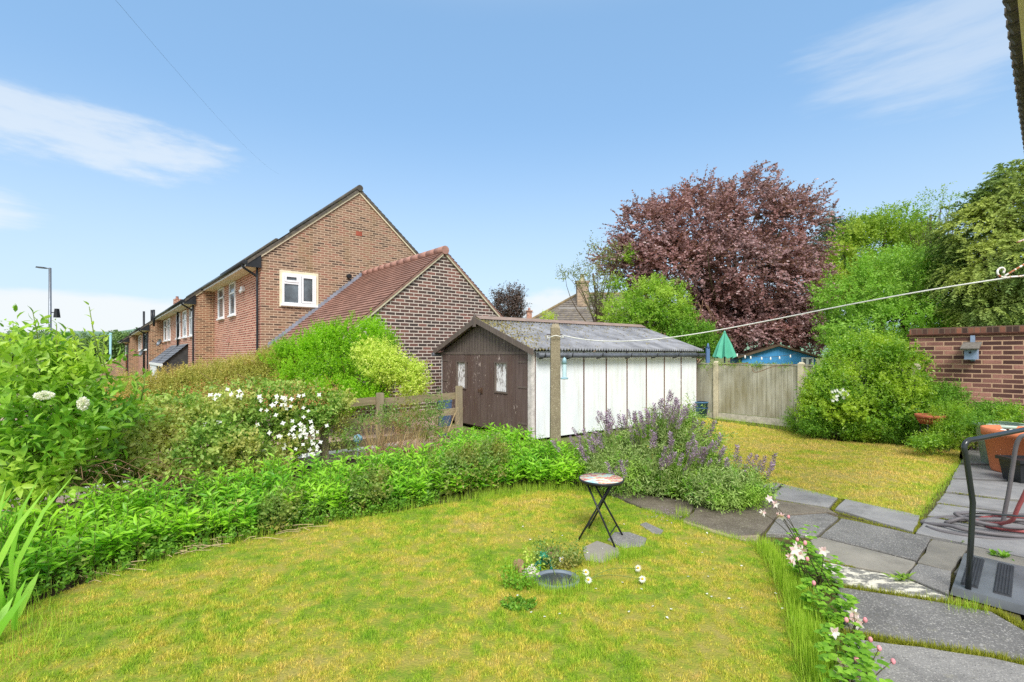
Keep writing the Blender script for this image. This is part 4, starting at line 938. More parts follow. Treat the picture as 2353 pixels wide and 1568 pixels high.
# ------------------------------------------------------------------ street furniture on the left
lo = P(115, 815, 30) * V3(1, 1, 0); lt = thing('street_lamp', 'tall grey street lamp with a short arm beyond the left hedge', 'street lamp', lo)
tz = P(115, 616, 30)[2]
MB().tube([lo + V3(0, 0, -2), lo + V3(0, 0, 1.0), lo + V3(0, 0, tz)], [.1, .085, .07], 10).part('pole', m_alu, lt)
MB().tube([lo + V3(0, 0, tz - .05), lo + V3(-.35, 0, tz + .0)], .04, 8).part('arm', m_alu, lt)
MB().box(Fr(lo + V3(-.3, 0, tz - .02), nrm(V3(-1, 0, .1)), V3(0, -1, 0)), (0, -.12, -.03), (.5, .12, .06), .02).part('lamp_head', plain('dark_lamp', (.06, .065, .07, 1), .4), lt)
b = P(124, 718, 30); MB().tube([P(115, 718, 30), P(128, 719, 30)], .03, 6).box(Fr(P(130, 719, 30), V3(1, 0, 0), V3(0, 1, 0)), (-.1, -.12, -.3), (.14, .12, .25), .04).part('sensor', m_black, lt)
pz = P(254, 815, 40) * V3(1, 1, 0)
pt_ = thing('sign_pole', 'slim pale teal pole with a small cross arm near the far houses', 'pole', pz)
mt = plain('pale_teal_paint', srgb(140, 182, 188), .5, .1, .1)
MB().tube([pz + V3(0, 0, -3), pz + V3(0, 0, P(254, 765, 40)[2])], .09, 8).part('shaft', mt, pt_)
MB().tube([P(247, 770, 40), P(258, 768, 40)], .04, 6).part('cross_arm', mt, pt_)
gw = Fr(P(236, 842, 38) * V3(1, 1, 0), nrm(P(300, 842, 37) * V3(1, 1, 0) - P(236, 842, 38) * V3(1, 1, 0)), V3(0, 1, 0))
b = thing('garden_wall', 'low brick garden wall with pale coping below the far houses', 'wall', gw.o)
MB().prism(gw, [(-.5, -3), (2.6, -3), (2.6, 1.5), (-.5, .62)], 0, .25).part('brickwork', m_h2, b); MB().prism(gw, [(-.55, .621), (2.65, 1.501), (2.65, 1.6), (-.55, .72)], -.05, .3).part('coping', m_conc, b)
wa, wb_ = P(240, -30, 5.0), V3(-7.0, 15.0, 4.9)
pts = []
for k in np.linspace(0, 1, 24):
    q = wa + (P(640, 400, 26) - wa) * k; q[2] -= .25 * 4 * k * (1 - k); pts.append(q)
MB().tube(pts, .0014, 5).solo('overhead_wire', 'thin dark wire crossing the sky at the upper left', 'wire', plain('grey_wire', (.14, .22, .34, 1), .6), wa)

# ------------------------------------------------------------------ little table
tc_ = V3(.775, 4.2, 0); tt = thing('folding_table', 'small round mosaic topped folding table standing on the lawn', 'table', tc_)
m_mos = Mat('mosaic_top'); v_ = m_mos.coord(); vo = m_mos.n('ShaderNodeTexVoronoi'); vo.inputs['Scale'].default_value = 40; m_mos.l(v_, vo.inputs['Vector'])
pal = m_mos.ramp(m_mos.math('ADD', m_mos.noise(m_mos.coord(scale=(1, 2.4, 1)), 5.5, 3), m_mos.math('MULTIPLY_ADD', vo.outputs['Color'], .16, -.08)), [(0.0, srgb(150, 200, 214)), (.38, srgb(188, 218, 210)), (.45, srgb(222, 210, 150)), (.49, srgb(206, 120, 110)), (.57, srgb(176, 78, 84)), (.62, srgb(226, 206, 150))], 'CONSTANT')
edge = m_mos.n('ShaderNodeTexVoronoi', feature='DISTANCE_TO_EDGE'); edge.inputs['Scale'].default_value = 40; m_mos.l(v_, edge.inputs['Vector'])
m_mos = m_mos.fin(m_mos.mix(m_mos.ramp(edge.outputs['Distance'], [(0.02, (1, 1, 1, 1)), (0.06, (0, 0, 0, 1))]), pal, srgb(198, 198, 190)), .55, 0, .2)
TZ = .526; TR = .193
MB().lathe(tc_, [(.0, TZ), (TR - .008, TZ), (TR - .008, TZ - .008)], 48).part('table_top', m_mos, tt)
MB().lathe(tc_, [(TR - .008, TZ + .001), (TR, TZ), (TR + .002, TZ - .012), (TR - .004, TZ - .024), (TR - .02, TZ - .012), (.0, TZ - .010)], 48).part('rim', m_black, tt)
f1, f2, f3, f4 = G(1329, 1242.6), G(1352, 1216.5), G(1414.6, 1262), G(1431.7, 1233.6)
fl_, fr2 = (f1 + f2) / 2, (f3 + f4) / 2
axd = nrm(f2 - f1)
tops = {'a': tc_ + V3(.10, -.02, TZ - .02), 'b': tc_ + V3(-.105, .02, TZ - .02)}
for f_, k, off in ((f1, 'a', -.045), (f2, 'a', .045), (f3, 'b', -.075), (f4, 'b', .075)):
    top = tops[k] + axd * off
    MB().tube([f_ + V3(0, 0, .004), f_ * .5 + top * .5, top], .0085, 7).part('leg', m_black, tt)
MB().tube([f1 * .8 + (tops['a'] - axd * .045) * .2, f2 * .8 + (tops['a'] + axd * .045) * .2], .006, 6).part('stretcher', m_black, tt)
MB().tube([f3 * .8 + (tops['b'] - axd * .075) * .2, f4 * .8 + (tops['b'] + axd * .075) * .2], .006, 6).part('stretcher', m_black, tt)
MB().tube([tops['b'] - axd * .09, tops['b'] + axd * .09], .007, 6).part('top_bar', m_black, tt); MB().tube([tops['a'] - axd * .06, tops['a'] + axd * .06], .007, 6).part('top_bar', m_black, tt)

# ------------------------------------------------------------------ step with hand rail
b0 = V3(2.92, 3.225, 0); bu_ = nrm(V3(.66, -.75, 0)); bv_ = nrm(V3(.61, .565, 0)); bq = Fr(b0, bu_, bv_)
st = thing('handrail_step', 'black plastic step with ridged treads and a bent tubular hand rail', 'step', b0)
m_step = plain('grey_black_plastic', (.12, .13, .145, 1), .3, 0, .3, 4, 0, (1, 1, 1), .6)
MB().box(bq, (0, 0, .0), (.62, .83, .052), .012).part('base', m_step, st, .02)
tr = plain('tread_rubber', (.035, .037, .042, 1), .5, 0, .25)
for u0 in (.045, .20, .36, .51):
    b = MB().box(bq, (u0, .1, .0525), (u0 + .085, .75, .06), .003)
    for k in range(5): b.box(bq, (u0 + .008 + k * .015, .11, .0605), (u0 + .016 + k * .015, .74, .065))
    b.part('tread', tr, st)
pz_ = [P(2224.5, 1356, 3.195) * V3(1, 1, 0) + V3(0, 0, .05), V3(3.035, 3.195, .40), V3(3.05, 3.2, .62), V3(3.0, 3.19, .90), V3(2.985, 3.19, .99), V3(3.02, 3.20, 1.03), V3(3.1, 3.22, 1.04), V3(3.58, 3.38, 1.075), V3(4.0, 3.52, 1.09)]
pp = [pz_[0], pz_[1], pz_[2]] + smooth_path(pz_[2:7], 6)[1:] + pz_[7:]
m_tube = plain('dark_green_black_tube', (.03, .036, .038, 1), .22, .2, .2, 5, 0, (1, 1, 1), .6)
MB().tube(pp, .0165, 12).part('hand_rail', m_tube, st)
MB().tube([V3(3.05, 3.2, .555), V3(3.6, 3.40, .46), V3(3.95, 3.52, .40)], .006, 8).part('cross_bar', m_tube, st)
MB().tube([V3(4.0, 3.52, 1.09), V3(4.0, 3.5, .5), V3(3.9, 3.3, .0)], .0165, 10).part('rear_post', m_tube, st)

# ------------------------------------------------------------------ pots
m_terra = plain('terracotta', srgb(206, 122, 84), .75, 0, .1, 3)
pc = V3(6.83, 6.5, 0); ptt = thing('terracotta_pot', 'large terracotta pot on the paving near the brick wall', 'plant pot', pc)
pr_ = .385; ph_ = .60
MB().lathe(pc, [(.0, .0), (.27, .0), (.29, .05), (pr_ - .03, ph_ - .1), (pr_ - .005, ph_ - .1), (pr_, ph_), (pr_ - .035, ph_), (pr_ - .05, ph_ - .06)], 40).part('body', m_terra, ptt)
MB().lathe(pc, [(.0, ph_ - .07), (pr_ - .05, ph_ - .065)], 30).part('soil', m_soil, ptt)
peb = MB()
for k in range(26):
    a = random.uniform(0, 6.28); q = random.uniform(0, .3); peb.ball(pc + V3(math.cos(a) * q, math.sin(a) * q - .04, ph_ - .045), (.04, .03, .03), 7, 5)
tag(peb.part('pebbles', plain('white_pebble', srgb(226, 218, 208), .7, 0, .15), ptt), kind='stuff')
gc = V3(7.12, 7.05, 0); gp = thing('plant_pot', 'pale green pot of leafy plants just behind the terracotta pot', 'plant pot', gc)
MB().lathe(gc, [(.0, 0), (.2, 0), (.27, .55), (.30, .55), (.30, .6), (.26, .6)], 30).part('body', plain('pale_green_glaze', srgb(178, 196, 182), .4, 0, .1), gp)
kc = V3(6.37, 6.03, 0); kq = Fr(kc, nrm(V3(1, -.12, 0)), nrm(V3(.12, 1, 0)))
kp = thing('square_planter', 'small square black plastic planter in front of the terracotta pot', 'planter', kc)
MB().box(kq, (-.12, -.12, 0), (.12, .12, .29), -.035).part('tub', m_black, kp); b = MB()
for a_, b_ in (((-.175, -.175, .27), (.175, -.14, .31)), ((-.175, .14, .27), (.175, .175, .31)), ((-.175, -.1395, .27), (-.14, .1395, .31)), ((.14, -.1395, .27), (.175, .1395, .31))): b.box(kq, a_, b_)
b.part('rim', m_black, kp)
b = MB()
for k in range(3): b.box(kq, (-.075, -.165 + .005 * (2 - k), .07 + k * .06), (.075, -.14, .115 + k * .06))
b.part('side_ribs', plain('black_plastic_rib', (.03, .032, .036, 1), .3), kp)
bc = P(2137, 955, 8.0) * V3(1, 1, 0); bw_ = thing('bird_bath', 'ribbed terracotta bowl on a dark stand among the shrubs', 'bowl', bc)
zr = P(2137, 953, 8.0)[2]
b = MB(); n_ = 48
for i, (r_, z_) in enumerate(((.0, zr - .14), (.13, zr - .14), (.17, zr - .05), (.185, zr - .05), (.205, zr), (.19, zr), (.15, zr - .04), (.0, zr - .05))): pass
b.lathe(bc, [(.0, zr - .15), (.13, zr - .15), (.17, zr - .055), (.195, zr - .05), (.205, zr), (.188, zr), (.16, zr - .04), (.0, zr - .05)], 36)
for k in range(30):
    a = k * 2 * math.pi / 30; d = V3(math.cos(a), math.sin(a), 0); b.tube([bc + d * .132 + V3(0, 0, zr - .148), bc + d * .172 + V3(0, 0, zr - .058)], .008, 5)
b.part('bowl', plain('brown_terracotta', srgb(176, 100, 72), .8, 0, .15), bw_)
b = MB()
for k in range(5):
    a = k * 1.2566; d = V3(math.cos(a), math.sin(a), 0); b.tube([bc + d * .13 + V3(0, 0, zr - .15), bc + d * .1 + V3(0, 0, .15), bc + d * .16], .008, 5)
b.part('stand', m_black, bw_)
tb = V3(4.93, 12.35, 0) + rd_ * .0
tb = P(1612, 942, 12.2) * V3(1, 1, 0)
wt_ = thing('water_tub', 'blue plastic tub against the fence at the shed corner', 'tub', tb)
b = MB().lathe(tb, [(.0, 0), (.12, 0), (.15, .38), (.165, .38), (.165, .41), (.14, .41)], 24); b.part('tub', plain('dull_blue_plastic', srgb(72, 112, 146), .4, 0, .1), wt_)
b = MB().lathe(tb, [(.153, .24), (.157, .24), (.157, .27), (.153, .27)], 24); b.part('band', plain('dull_blue_plastic_band', srgb(56, 90, 120), .4), wt_)
MB().ball(P(1806, 972, 11.4) * V3(1, 1, 0) + V3(0, 0, .12), (.065, .065, .09), 16, 10).tube([P(1806, 972, 11.4) * V3(1, 1, 0) + V3(0, 0, .0), P(1806, 972, 11.4) * V3(1, 1, 0) + V3(0, 0, .06)], .02, 8).solo('garden_ball', 'pale blue ornament ball at the foot of the rear fence', 'ornament', plain('pale_blue_glaze', srgb(138, 172, 190), .25, 0, .12), P(1806, 972, 11.4) * V3(1, 1, 0))
gb_ = P(822, 1009, 7.0)
mgl = Mat('blue_swirl_glass'); mgl = mgl.fin(mgl.ramp(mgl.noise(mgl.coord(), 24, 4), [(.4, srgb(92, 160, 196)), (.6, srgb(196, 222, 226))]), .15, 0, .6)
MB().ball(gb_, .068, 18, 12).tube([gb_ + V3(0, 0, -.06), gb_ + V3(0, 0, -gb_[2])], .008, 6).solo('glass_ball', 'blue and white swirled glass ball in front of the rail fence', 'ornament', mgl, gb_ * V3(1, 1, 0))
sb = MB(); q0, q1 = G(1855, 977), G(1945, 1003); d = q1 - q0; L = np.linalg.norm(d); sb.box(Fr(q0, d / L, V3(-d[1], d[0], 0) / L), (0, 0, 0), (L, .03, .09)); sb.solo('bed_edging', 'dark timber board edging the shrub bed by the far lawn', 'edging', m_oldw, q0)
sq_ = MB(); q0, q1 = G(1768, 1146), G(1798, 1120); sq_.tube([q0 + V3(0, 0, .03), (q0 + q1) / 2 + V3(0, 0, .03), q1 + V3(0, 0, .03)], .012, 6); sq_.solo('drain_rod', 'short black rod lying across the slab by the salvia', 'rod', m_black, q0)

# ------------------------------------------------------------------ hoses
def hose(name, label, loops, tail, mat, r=.017):
    c = G(2262, 1216); pts = []
    for i, (ox, oy, a, b_, ph, z) in enumerate(loops):
        for t in np.linspace(0, 2 * math.pi, 14, endpoint=False): pts.append(c + V3(ox + a * math.cos(t + ph) * (1 + .03 * math.sin(3 * t + i)), oy + b_ * math.sin(t + ph), z + .012 + .01 * math.sin(2 * t + i)))
    pts += tail
    MB().tube(smooth_path(pts, 4), r, 8).solo(name, label, 'hose', mat, c)
hose('garden_hose', 'grey garden hose coiled on the paving beside the step', [(-.02, .0, .50, .30, 3.1, .0), (.1, -.05, .46, .22, 3.1, .028), (.18, .02, .36, .2, 3.2, .075)], [P(2290, 1215, 4.4), P(2312, 1160, 4.35), P(2326, 1080, 4.3), P(2338, 1015, 4.25), P(2362, 1000, 4.2), P(2420, 1010, 4.1)], plain('grey_hose_rubber', srgb(106, 102, 104), .45, 0, .15))
hose('garden_hose', 'red garden hose tangled through the grey coil', [(.34, .02, .34, .22, 3.3, .02)], [P(2318, 1200, 4.2), P(2340, 1165, 4.1), P(2380, 1080, 4.0)], plain('red_hose_rubber', srgb(158, 84, 84), .45, 0, .15), .016)

# ------------------------------------------------------------------ little pond and its ornaments
oc = G(1279, 1338); bo = thing('pond_bowl', 'grey stone bowl of water sunk in the lawn', 'bowl', oc)
MB().lathe(oc, [(.0, .0), (.13, .005), (.142, .03), (.16, .034), (.166, .02), (.16, -.02)], 30, .8).part('bowl', plain('blue_grey_stone', srgb(108, 118, 128), .5, 0, .25, 9), bo)
MB().lathe(oc, [(.0, .018), (.137, .0185)], 30, .8).part('water', plain('dark_water', (.05, .06, .065, 1), .05, 0, .2, 6, 0, (1, 1, 1), .8), bo)
sc2 = G(1220, 1328); b = MB().ball(sc2 + V3(0, 0, .03), (.062, .048, .045), 18, 10)
for k in range(9): a = -1.2 + k * .3; b.tube([sc2 + V3(.06, .0, .03), sc2 + V3(.02 * math.cos(a), .04 * math.sin(a), .077), sc2 + V3(-.058, .03 * math.sin(a), .03)], .006, 5)
b.solo('shell_ornament', 'pearly white ribbed shell beside the sunken bowl', 'shell', plain('pearl_shell', srgb(214, 204, 192), .3, 0, .12, 20), sc2)
st_ = G(1236, 1306)
MB().ball(G(1198, 1322) + V3(0, 0, .03), (.025, .025, .04), 9, 6).ball(G(1192, 1312) + V3(0, 0, .04), (.05, .03, .05), 8, 5).solo('rock', 'brown knobbly stone left of the white shell', 'stone', plain('brown_stone', srgb(150, 122, 96), .9, 0, .4, 20), G(1194, 1316))
fo = G(1252, 1302); b = MB().ball(fo + V3(0, 0, .055), (.042, .055, .045), 14, 9).ball(fo + V3(-.012, -.045, .10), (.034, .032, .026), 14, 8)
for s_ in (-1, 1):
    b.ball(fo + V3(-.012 + s_ * .02, -.05, .125), .011, 8, 6); b.ball(fo + V3(s_ * .045, .01, .03), (.02, .04, .03), 10, 6); b.tube([fo + V3(s_ * .03, -.035, .07), fo + V3(s_ * .045, -.065, .03), fo + V3(s_ * .04, -.085, .006)], [.012, .01, .012], 7)
    b.tube([fo + V3(s_ * .05, .03, .02), fo + V3(s_ * .075, -.02, .008)], [.014, .012], 7)
b.solo('frog_ornament', 'small shiny green frog figure behind the sunken bowl', 'ornament', plain('green_glaze', srgb(36, 122, 92), .18, 0, .35, 18, 0, (1, 1, 1), .7), fo)
so_ = G(1268, 1285); b = MB().lathe(so_, [(.05, 0), (.055, .07), (.05, .075), (.042, .03), (.0, .02)], 16); b.solo('clay_shard', 'broken terracotta pot piece behind the frog', 'pot shard', plain('old_clay', srgb(140, 110, 84), .9, 0, .3, 10), so_)
# ------------------------------------------------------------------ leaf materials
_leaf = leaf
def leaf(n, a, b, c=None, trans=.35, *k):
    f = lambda q: None if q is None else (min(.95, q[0] * 1.3 + .012), min(.95, q[1] * 1.2 + .008), min(.95, q[2] * 1.1 + .004), 1)
    return _leaf(n, f(a), f(b), f(c), min(.5, trans + .08), *k)
m_bark = wood('tree_bark', srgb(74, 62, 50), srgb(112, 96, 78), srgb(84, 86, 60), None, (6, 6, 2))
m_twig = plain('brown_twig', srgb(128, 100, 76), .8, 0, .3, 20)
m_gstem = plain('green_stem', srgb(110, 128, 60), .7, 0, .25, 20)
l_beech = leaf('copper_beech_leaf', srgb(86, 66, 72), srgb(172, 142, 150), srgb(142, 108, 112), .25, .3, .5, .5)
l_elder = leaf('elder_leaf', srgb(76, 132, 28), srgb(150, 196, 70), srgb(164, 200, 84), .4, .5, .9)
l_oak = leaf('oak_leaf', srgb(82, 130, 38), srgb(140, 180, 72), srgb(150, 178, 66), .4, .5, .5)
l_hazel = leaf('hazel_leaf', srgb(84, 136, 44), srgb(160, 204, 92), srgb(132, 184, 70), .4, .5, .7)
l_cyp = leaf('cypress_leaf', srgb(74, 106, 52), srgb(132, 162, 86), srgb(152, 172, 84), .2, .6, .6)
l_con = leaf('dark_conifer_leaf', srgb(52, 78, 52), srgb(92, 114, 74), None, .2, .6)
l_dark = leaf('dark_purple_leaf', srgb(60, 52, 54), srgb(112, 100, 98), None, .25, .5)
l_sparse = leaf('pale_sparse_leaf', srgb(92, 112, 66), srgb(150, 166, 104), None, .35, .5)
l_hedge = leaf('tan_green_hedge_leaf', srgb(120, 140, 48), srgb(188, 188, 104), srgb(186, 168, 104), .3, .5, 1.3)
l_bright = leaf('bright_shrub_leaf', srgb(84, 146, 20), srgb(156, 208, 50), srgb(138, 196, 30), .4, .45, 1.1)
l_yellow = leaf('yellow_green_leaf', srgb(158, 196, 66), srgb(214, 230, 130), None, .4, .5)
l_euo = leaf('glossy_shrub_leaf', srgb(70, 126, 24), srgb(142, 190, 58), srgb(166, 200, 66), .35, .35, 1.5, .5)
l_low = leaf('low_plant_leaf', srgb(66, 120, 30), srgb(128, 180, 62), None, .35, .45)
l_lilac = leaf('big_shrub_leaf', srgb(80, 142, 36), srgb(150, 200, 76), srgb(176, 210, 90), .4, .4, 1.4, .4)
l_clem = leaf('climber_leaf', srgb(84, 136, 48), srgb(166, 200, 104), srgb(182, 190, 112), .35, .45, 2.2)
l_pert = leaf('reddish_tip_leaf', srgb(150, 104, 70), srgb(186, 140, 96), None, .35, .5)
l_soap = leaf('border_leaf', srgb(76, 150, 24), srgb(152, 212, 64), srgb(158, 214, 56), .4, .4, 1.6, .4)
l_rose = leaf('rose_leaf', srgb(74, 118, 46), srgb(136, 172, 88), srgb(150, 150, 80), .35, .4, 2.0, .4)
l_sage = leaf('grey_green_sage_leaf', srgb(112, 148, 82), srgb(176, 200, 136), srgb(146, 190, 74), .3, .6, 1.4)
l_straw = leaf('strawberry_leaf', srgb(82, 140, 30), srgb(140, 190, 64), None, .35, .5)
l_iris = leaf('iris_blade', srgb(110, 178, 50), srgb(160, 216, 90), None, .4, .35, 1, .4)
l_tuft = leaf('long_grass_blade', srgb(120, 166, 36), srgb(182, 212, 84), None, .4, .45)
l_moss = leaf('joint_moss_blade', srgb(104, 122, 24), srgb(160, 166, 60), None, .3, .7)
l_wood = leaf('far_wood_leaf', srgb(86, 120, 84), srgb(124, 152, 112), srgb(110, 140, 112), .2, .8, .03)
m_petal = leaf('white_petal', srgb(240, 240, 238), srgb(252, 252, 250), None, .3, .6)
m_purple = leaf('salvia_floret', srgb(108, 90, 130), srgb(184, 168, 200), None, .3, .6)
m_pinkp = leaf('pink_petal', srgb(236, 184, 202), srgb(250, 228, 236), None, .35, .6)
m_yel = plain('yellow_disc', srgb(220, 176, 40), .8, 0, .15, 40)
m_pinkb = plain('pink_bud', srgb(226, 150, 158), .6, 0, .2, 30)

def plant(name, label, cat, root, co, mat, limbs=None, lm=None, group=None, faces=F4, part='foliage', stem='stems'):
    t = thing(name, label, cat, root, group)
    leaves(part, co, mat, t, faces)
    if limbs is not None: limbs.part(stem, lm or m_bark, t)
    return t
def grd(x, Y): return V3((x - CX) / F * Y, Y, 0)

# ------------------------------------------------------------------ trees
def trunk(root, top, r, limbs):
    limbs.tube(smooth_path([np.array(root, float), (np.array(root) * .6 + np.array(top) * .4) + R.normal(size=3) * .1, np.array(top, float)], 5), list(np.linspace(r, r * .45, 11)), 9); return limbs
Lb = [lobe(1490, 540, 95, 75, 19.6), lobe(1450, 610, 75, 70, 19.5), lobe(1600, 520, 115, 95, 20), lobe(1720, 490, 105, 95, 20.3), lobe(1815, 540, 72, 115, 20.3), lobe(1560, 610, 130, 75, 19), lobe(1700, 620, 150, 100, 19.2), lobe(1805, 650, 95, 85, 19.6), lobe(1645, 710, 90, 60, 19.6, 1.2), lobe(1800, 735, 110, 55, 19.3, 1.4), lobe(1720, 765, 110, 40, 18.4, 1.2), lobe(1620, 765, 70, 45, 19, 1.2), lobe(1860, 760, 60, 40, 18.6, 1.0), lobe(1700, 700, 150, 80, 20.2, 1.6), lobe(1735, 420, 22, 45, 20), lobe(1590, 435, 30, 30, 20), lobe(1500, 478, 18, 24, 20), lobe(1445, 492, 16, 18, 19.8)]
co = crown(Lb, 9800, .8, 18, .145, .095, lift=.25, wild=.45, r0=.5, gaps=.22, gsc=1.0, droop=.15, flat=True, jit=.3)
rt_ = grd(1690, 20.2)
lm = trunk(rt_, rt_ + V3(.2, 0, 4.2), .32, twigs(Lb, rt_ + V3(.1, 0, 2.4), 26, .11, .8))
plant('beech_tree', 'large copper beech with dense purple foliage above the rear fence', 'tree', rt_, co, l_beech, lm, None, 'garden and background trees', F4, 'crown', 'trunk')
def tree(name, label, lobes, root, n, ln, nl, L, Wd, mat, tr=.15, th=None, nt=14, dn=1.7, **kw):
    root = np.array(root, float); c = crown(lobes, int(n * dn), ln, nl, L, Wd, **kw); cc = np.mean([q[0] for q in lobes], 0)
    top = V3(cc[0], cc[1], cc[2] if th is None else th); lm_ = trunk(root, top, tr, twigs(lobes, root * .5 + top * .5, nt, tr * .4, .85))
    return plant(name, label, 'tree', root, c, mat, lm_, None, 'garden and background trees', F4, 'crown', 'trunk')
tree('elder_tree', 'bushy bright green elder rising behind the shed roof ridge', [lobe(1490, 690, 60, 40, 17), lobe(1530, 700, 55, 45, 17.2), lobe(1430, 715, 50, 38, 16.8), lobe(1555, 735, 50, 40, 17), lobe(1475, 735, 80, 35, 17), lobe(1500, 655, 25, 18, 17.2), lobe(1550, 665, 25, 18, 17.4), lobe(1440, 585, 22, 14, 18.2), lobe(1415, 650, 24, 18, 17.6)], grd(1490, 17.5), 1250, .5, 14, .11, .05, l_elder, gaps=.15, gsc=1.6, lift=.4)
tree('young_tree', 'thin open tree with sparse pale leaves left of the beech', [lobe(1370, 590, 35, 35, 18), lobe(1365, 650, 38, 45, 18), lobe(1385, 700, 35, 40, 18), lobe(1340, 625, 30, 25, 18), lobe(1415, 580, 22, 30, 18.4), lobe(1300, 628, 26, 14, 18)], grd(1390, 18), 190, .55, 9, .10, .045, l_sparse, tr=.07, nt=30, wild=.7)
tree('oak_tree', 'yellow green oak standing behind the hazel on the right', [lobe(2010, 580, 100, 85, 24), lobe(2095, 600, 85, 80, 24.4), lobe(1945, 610, 55, 50, 23.8), lobe(2060, 515, 60, 42, 24.5), lobe(1985, 530, 40, 30, 24), lobe(1930, 660, 60, 50, 23.4), lobe(2000, 650, 100, 60, 23.4)], grd(2040, 24.5), 2100, .8, 14, .17, .10, l_oak, tr=.3, gaps=.28, gsc=.9)
tree('bare_topped_tree', 'thinly leaved tree with bare branch tips beside the cypress', [lobe(2140, 500, 50, 55, 22), lobe(2165, 460, 45, 28, 22), lobe(2110, 520, 30, 40, 22)], grd(2150, 22.5), 70, .6, 9, .13, .06, l_oak, tr=.1, nt=34, wild=.8)
tree('conifer_tree', 'dark blue green conifer half hidden behind the copper beech', [lobe(1912, 520, 18, 32, 30), lobe(1915, 570, 45, 45, 30), lobe(1915, 640, 62, 70, 30), lobe(1950, 540, 24, 36, 30.5)], grd(1915, 30), 1500, .8, 14, .16, .06, l_con, tr=.25, lift=-.1, flat=True)
tree('hazel_tree', 'fresh green bushy hazel between the beech and the brick wall', [lobe(2050, 660, 115, 75, 15.5), lobe(1960, 690, 70, 75, 15.2), lobe(2140, 695, 110, 70, 15.5), lobe(2060, 745, 170, 50, 15), lobe(2090, 610, 70, 40, 15.8), lobe(2200, 735, 70, 45, 14.8), lobe(1985, 790, 90, 30, 14.6), lobe(2140, 600, 40, 26, 15.6)], grd(2050, 15.5), 3000, .55, 15, .10, .06, l_hazel, tr=.12, gaps=.2, gsc=1.4, lift=.35)
tree('cypress_tree', 'tall olive green cypress with drooping sprays at the right edge', [lobe(2350, 490, 110, 100, 13.5), lobe(2265, 540, 95, 95, 13.8), lobe(2330, 620, 140, 100, 13), lobe(2225, 640, 70, 95, 13.6), lobe(2390, 700, 120, 70, 12.8), lobe(2290, 715, 110, 45, 13), lobe(2340, 410, 50, 45, 13.8), lobe(2450, 560, 120, 140, 13), lobe(2300, 460, 60, 50, 13.8)], grd(2350, 14), 4300, .5, 26, .10, .045, l_cyp, tr=.3, lift=.05, flat=True, droop=.55, wild=.35, r0=.68, gaps=.12, gsc=1.4)
tree('purple_tree', 'small dark purple leaved tree between the brick gable and shed roof', [lobe(1165, 705, 30, 28, 24), lobe(1180, 680, 22, 22, 24), lobe(1148, 685, 18, 20, 24), lobe(1192, 712, 18, 26, 24), lobe(1160, 735, 45, 25, 24)], grd(1165, 24), 420, .7, 12, .13, .06, l_dark, tr=.1, lift=1.0, nt=24)
tree('ivy_tree', 'dark green ivy covered bush beside the shed roof under the beech', [lobe(1585, 770, 50, 36, 16.5), lobe(1560, 790, 40, 30, 16.3), lobe(1620, 790, 40, 35, 17)], grd(1590, 17), 620, .4, 14, .08, .05, l_low, tr=.1)
hv = MB()
for k in range(9):
    a = P(1585 + k * 5, 690 + 6 * (k % 3), 17.6); hv.tube(smooth_path([a, a + V3(R.normal() * .15, 0, -.7), a + V3(R.normal() * .3, 0, -1.5)], 4), .012, 5)
hv.solo('hanging_vine', 'bare dead vine stems hanging down in front of the copper beech', 'vine', m_twig, P(1600, 690, 17.6))
c = crown([lobe(1260, 733, 16, 14, 20)], 60, .4, 10, .12, .05, lift=1.0)
plant('young_shrub', 'lone pale green shoot tip showing above the shed ridge', 'shrub', grd(1260, 20), c, l_yellow, MB().tube([grd(1260, 20), P(1260, 733, 20)], .03, 6), m_bark)

# ------------------------------------------------------------------ far woodland and hill
hb = MB(); nx, xs = 60, np.linspace(-420, 420, 61)
for i in range(nx):
    f_ = lambda x: 26 + 5 * math.sin(x * .021 + 1) + 3 * math.sin(x * .06)
    a, b = xs[i], xs[i + 1]
    for (d0, k0), (d1, k1) in (((300, -.05), (360, .55)), ((360, .55), (430, .9)), ((430, .9), (520, 1.0))): hb.poly([V3(a, d0, f_(a) * k0), V3(b, d0, f_(b) * k0), V3(b, d1, f_(b) * k1), V3(a, d1, f_(a) * k1)], smooth=True)
hb.struct('hills', plain('wooded_hill', srgb(108, 138, 112), .95, 0, .2, .04))  # distance haze is put into the bluish green hill colour
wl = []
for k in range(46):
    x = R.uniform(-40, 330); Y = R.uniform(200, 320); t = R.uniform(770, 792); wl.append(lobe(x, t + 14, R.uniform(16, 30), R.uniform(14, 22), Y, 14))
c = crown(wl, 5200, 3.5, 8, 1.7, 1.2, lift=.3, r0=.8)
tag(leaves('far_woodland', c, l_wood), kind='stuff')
for (x, y, rx, ry, Y, lab) in ((272, 795, 26, 26, 75, 'round green tree at the far end of the terrace'), (210, 806, 40, 26, 95, 'low spreading tree left of the teal pole far off')):
    tree('street_tree', lab, [lobe(x, y, rx, ry, Y), lobe(x - rx * .6, y + ry * .4, rx * .6, ry * .7, Y), lobe(x + rx * .7, y + ry * .3, rx * .6, ry * .7, Y)], P(x, 815, Y) * V3(1, 1, 0), 700, 1.2, 9, .5, .34, leaf('street_tree_leaf', srgb(72, 110, 60), srgb(118, 152, 88), None, .3, .6), tr=.3)

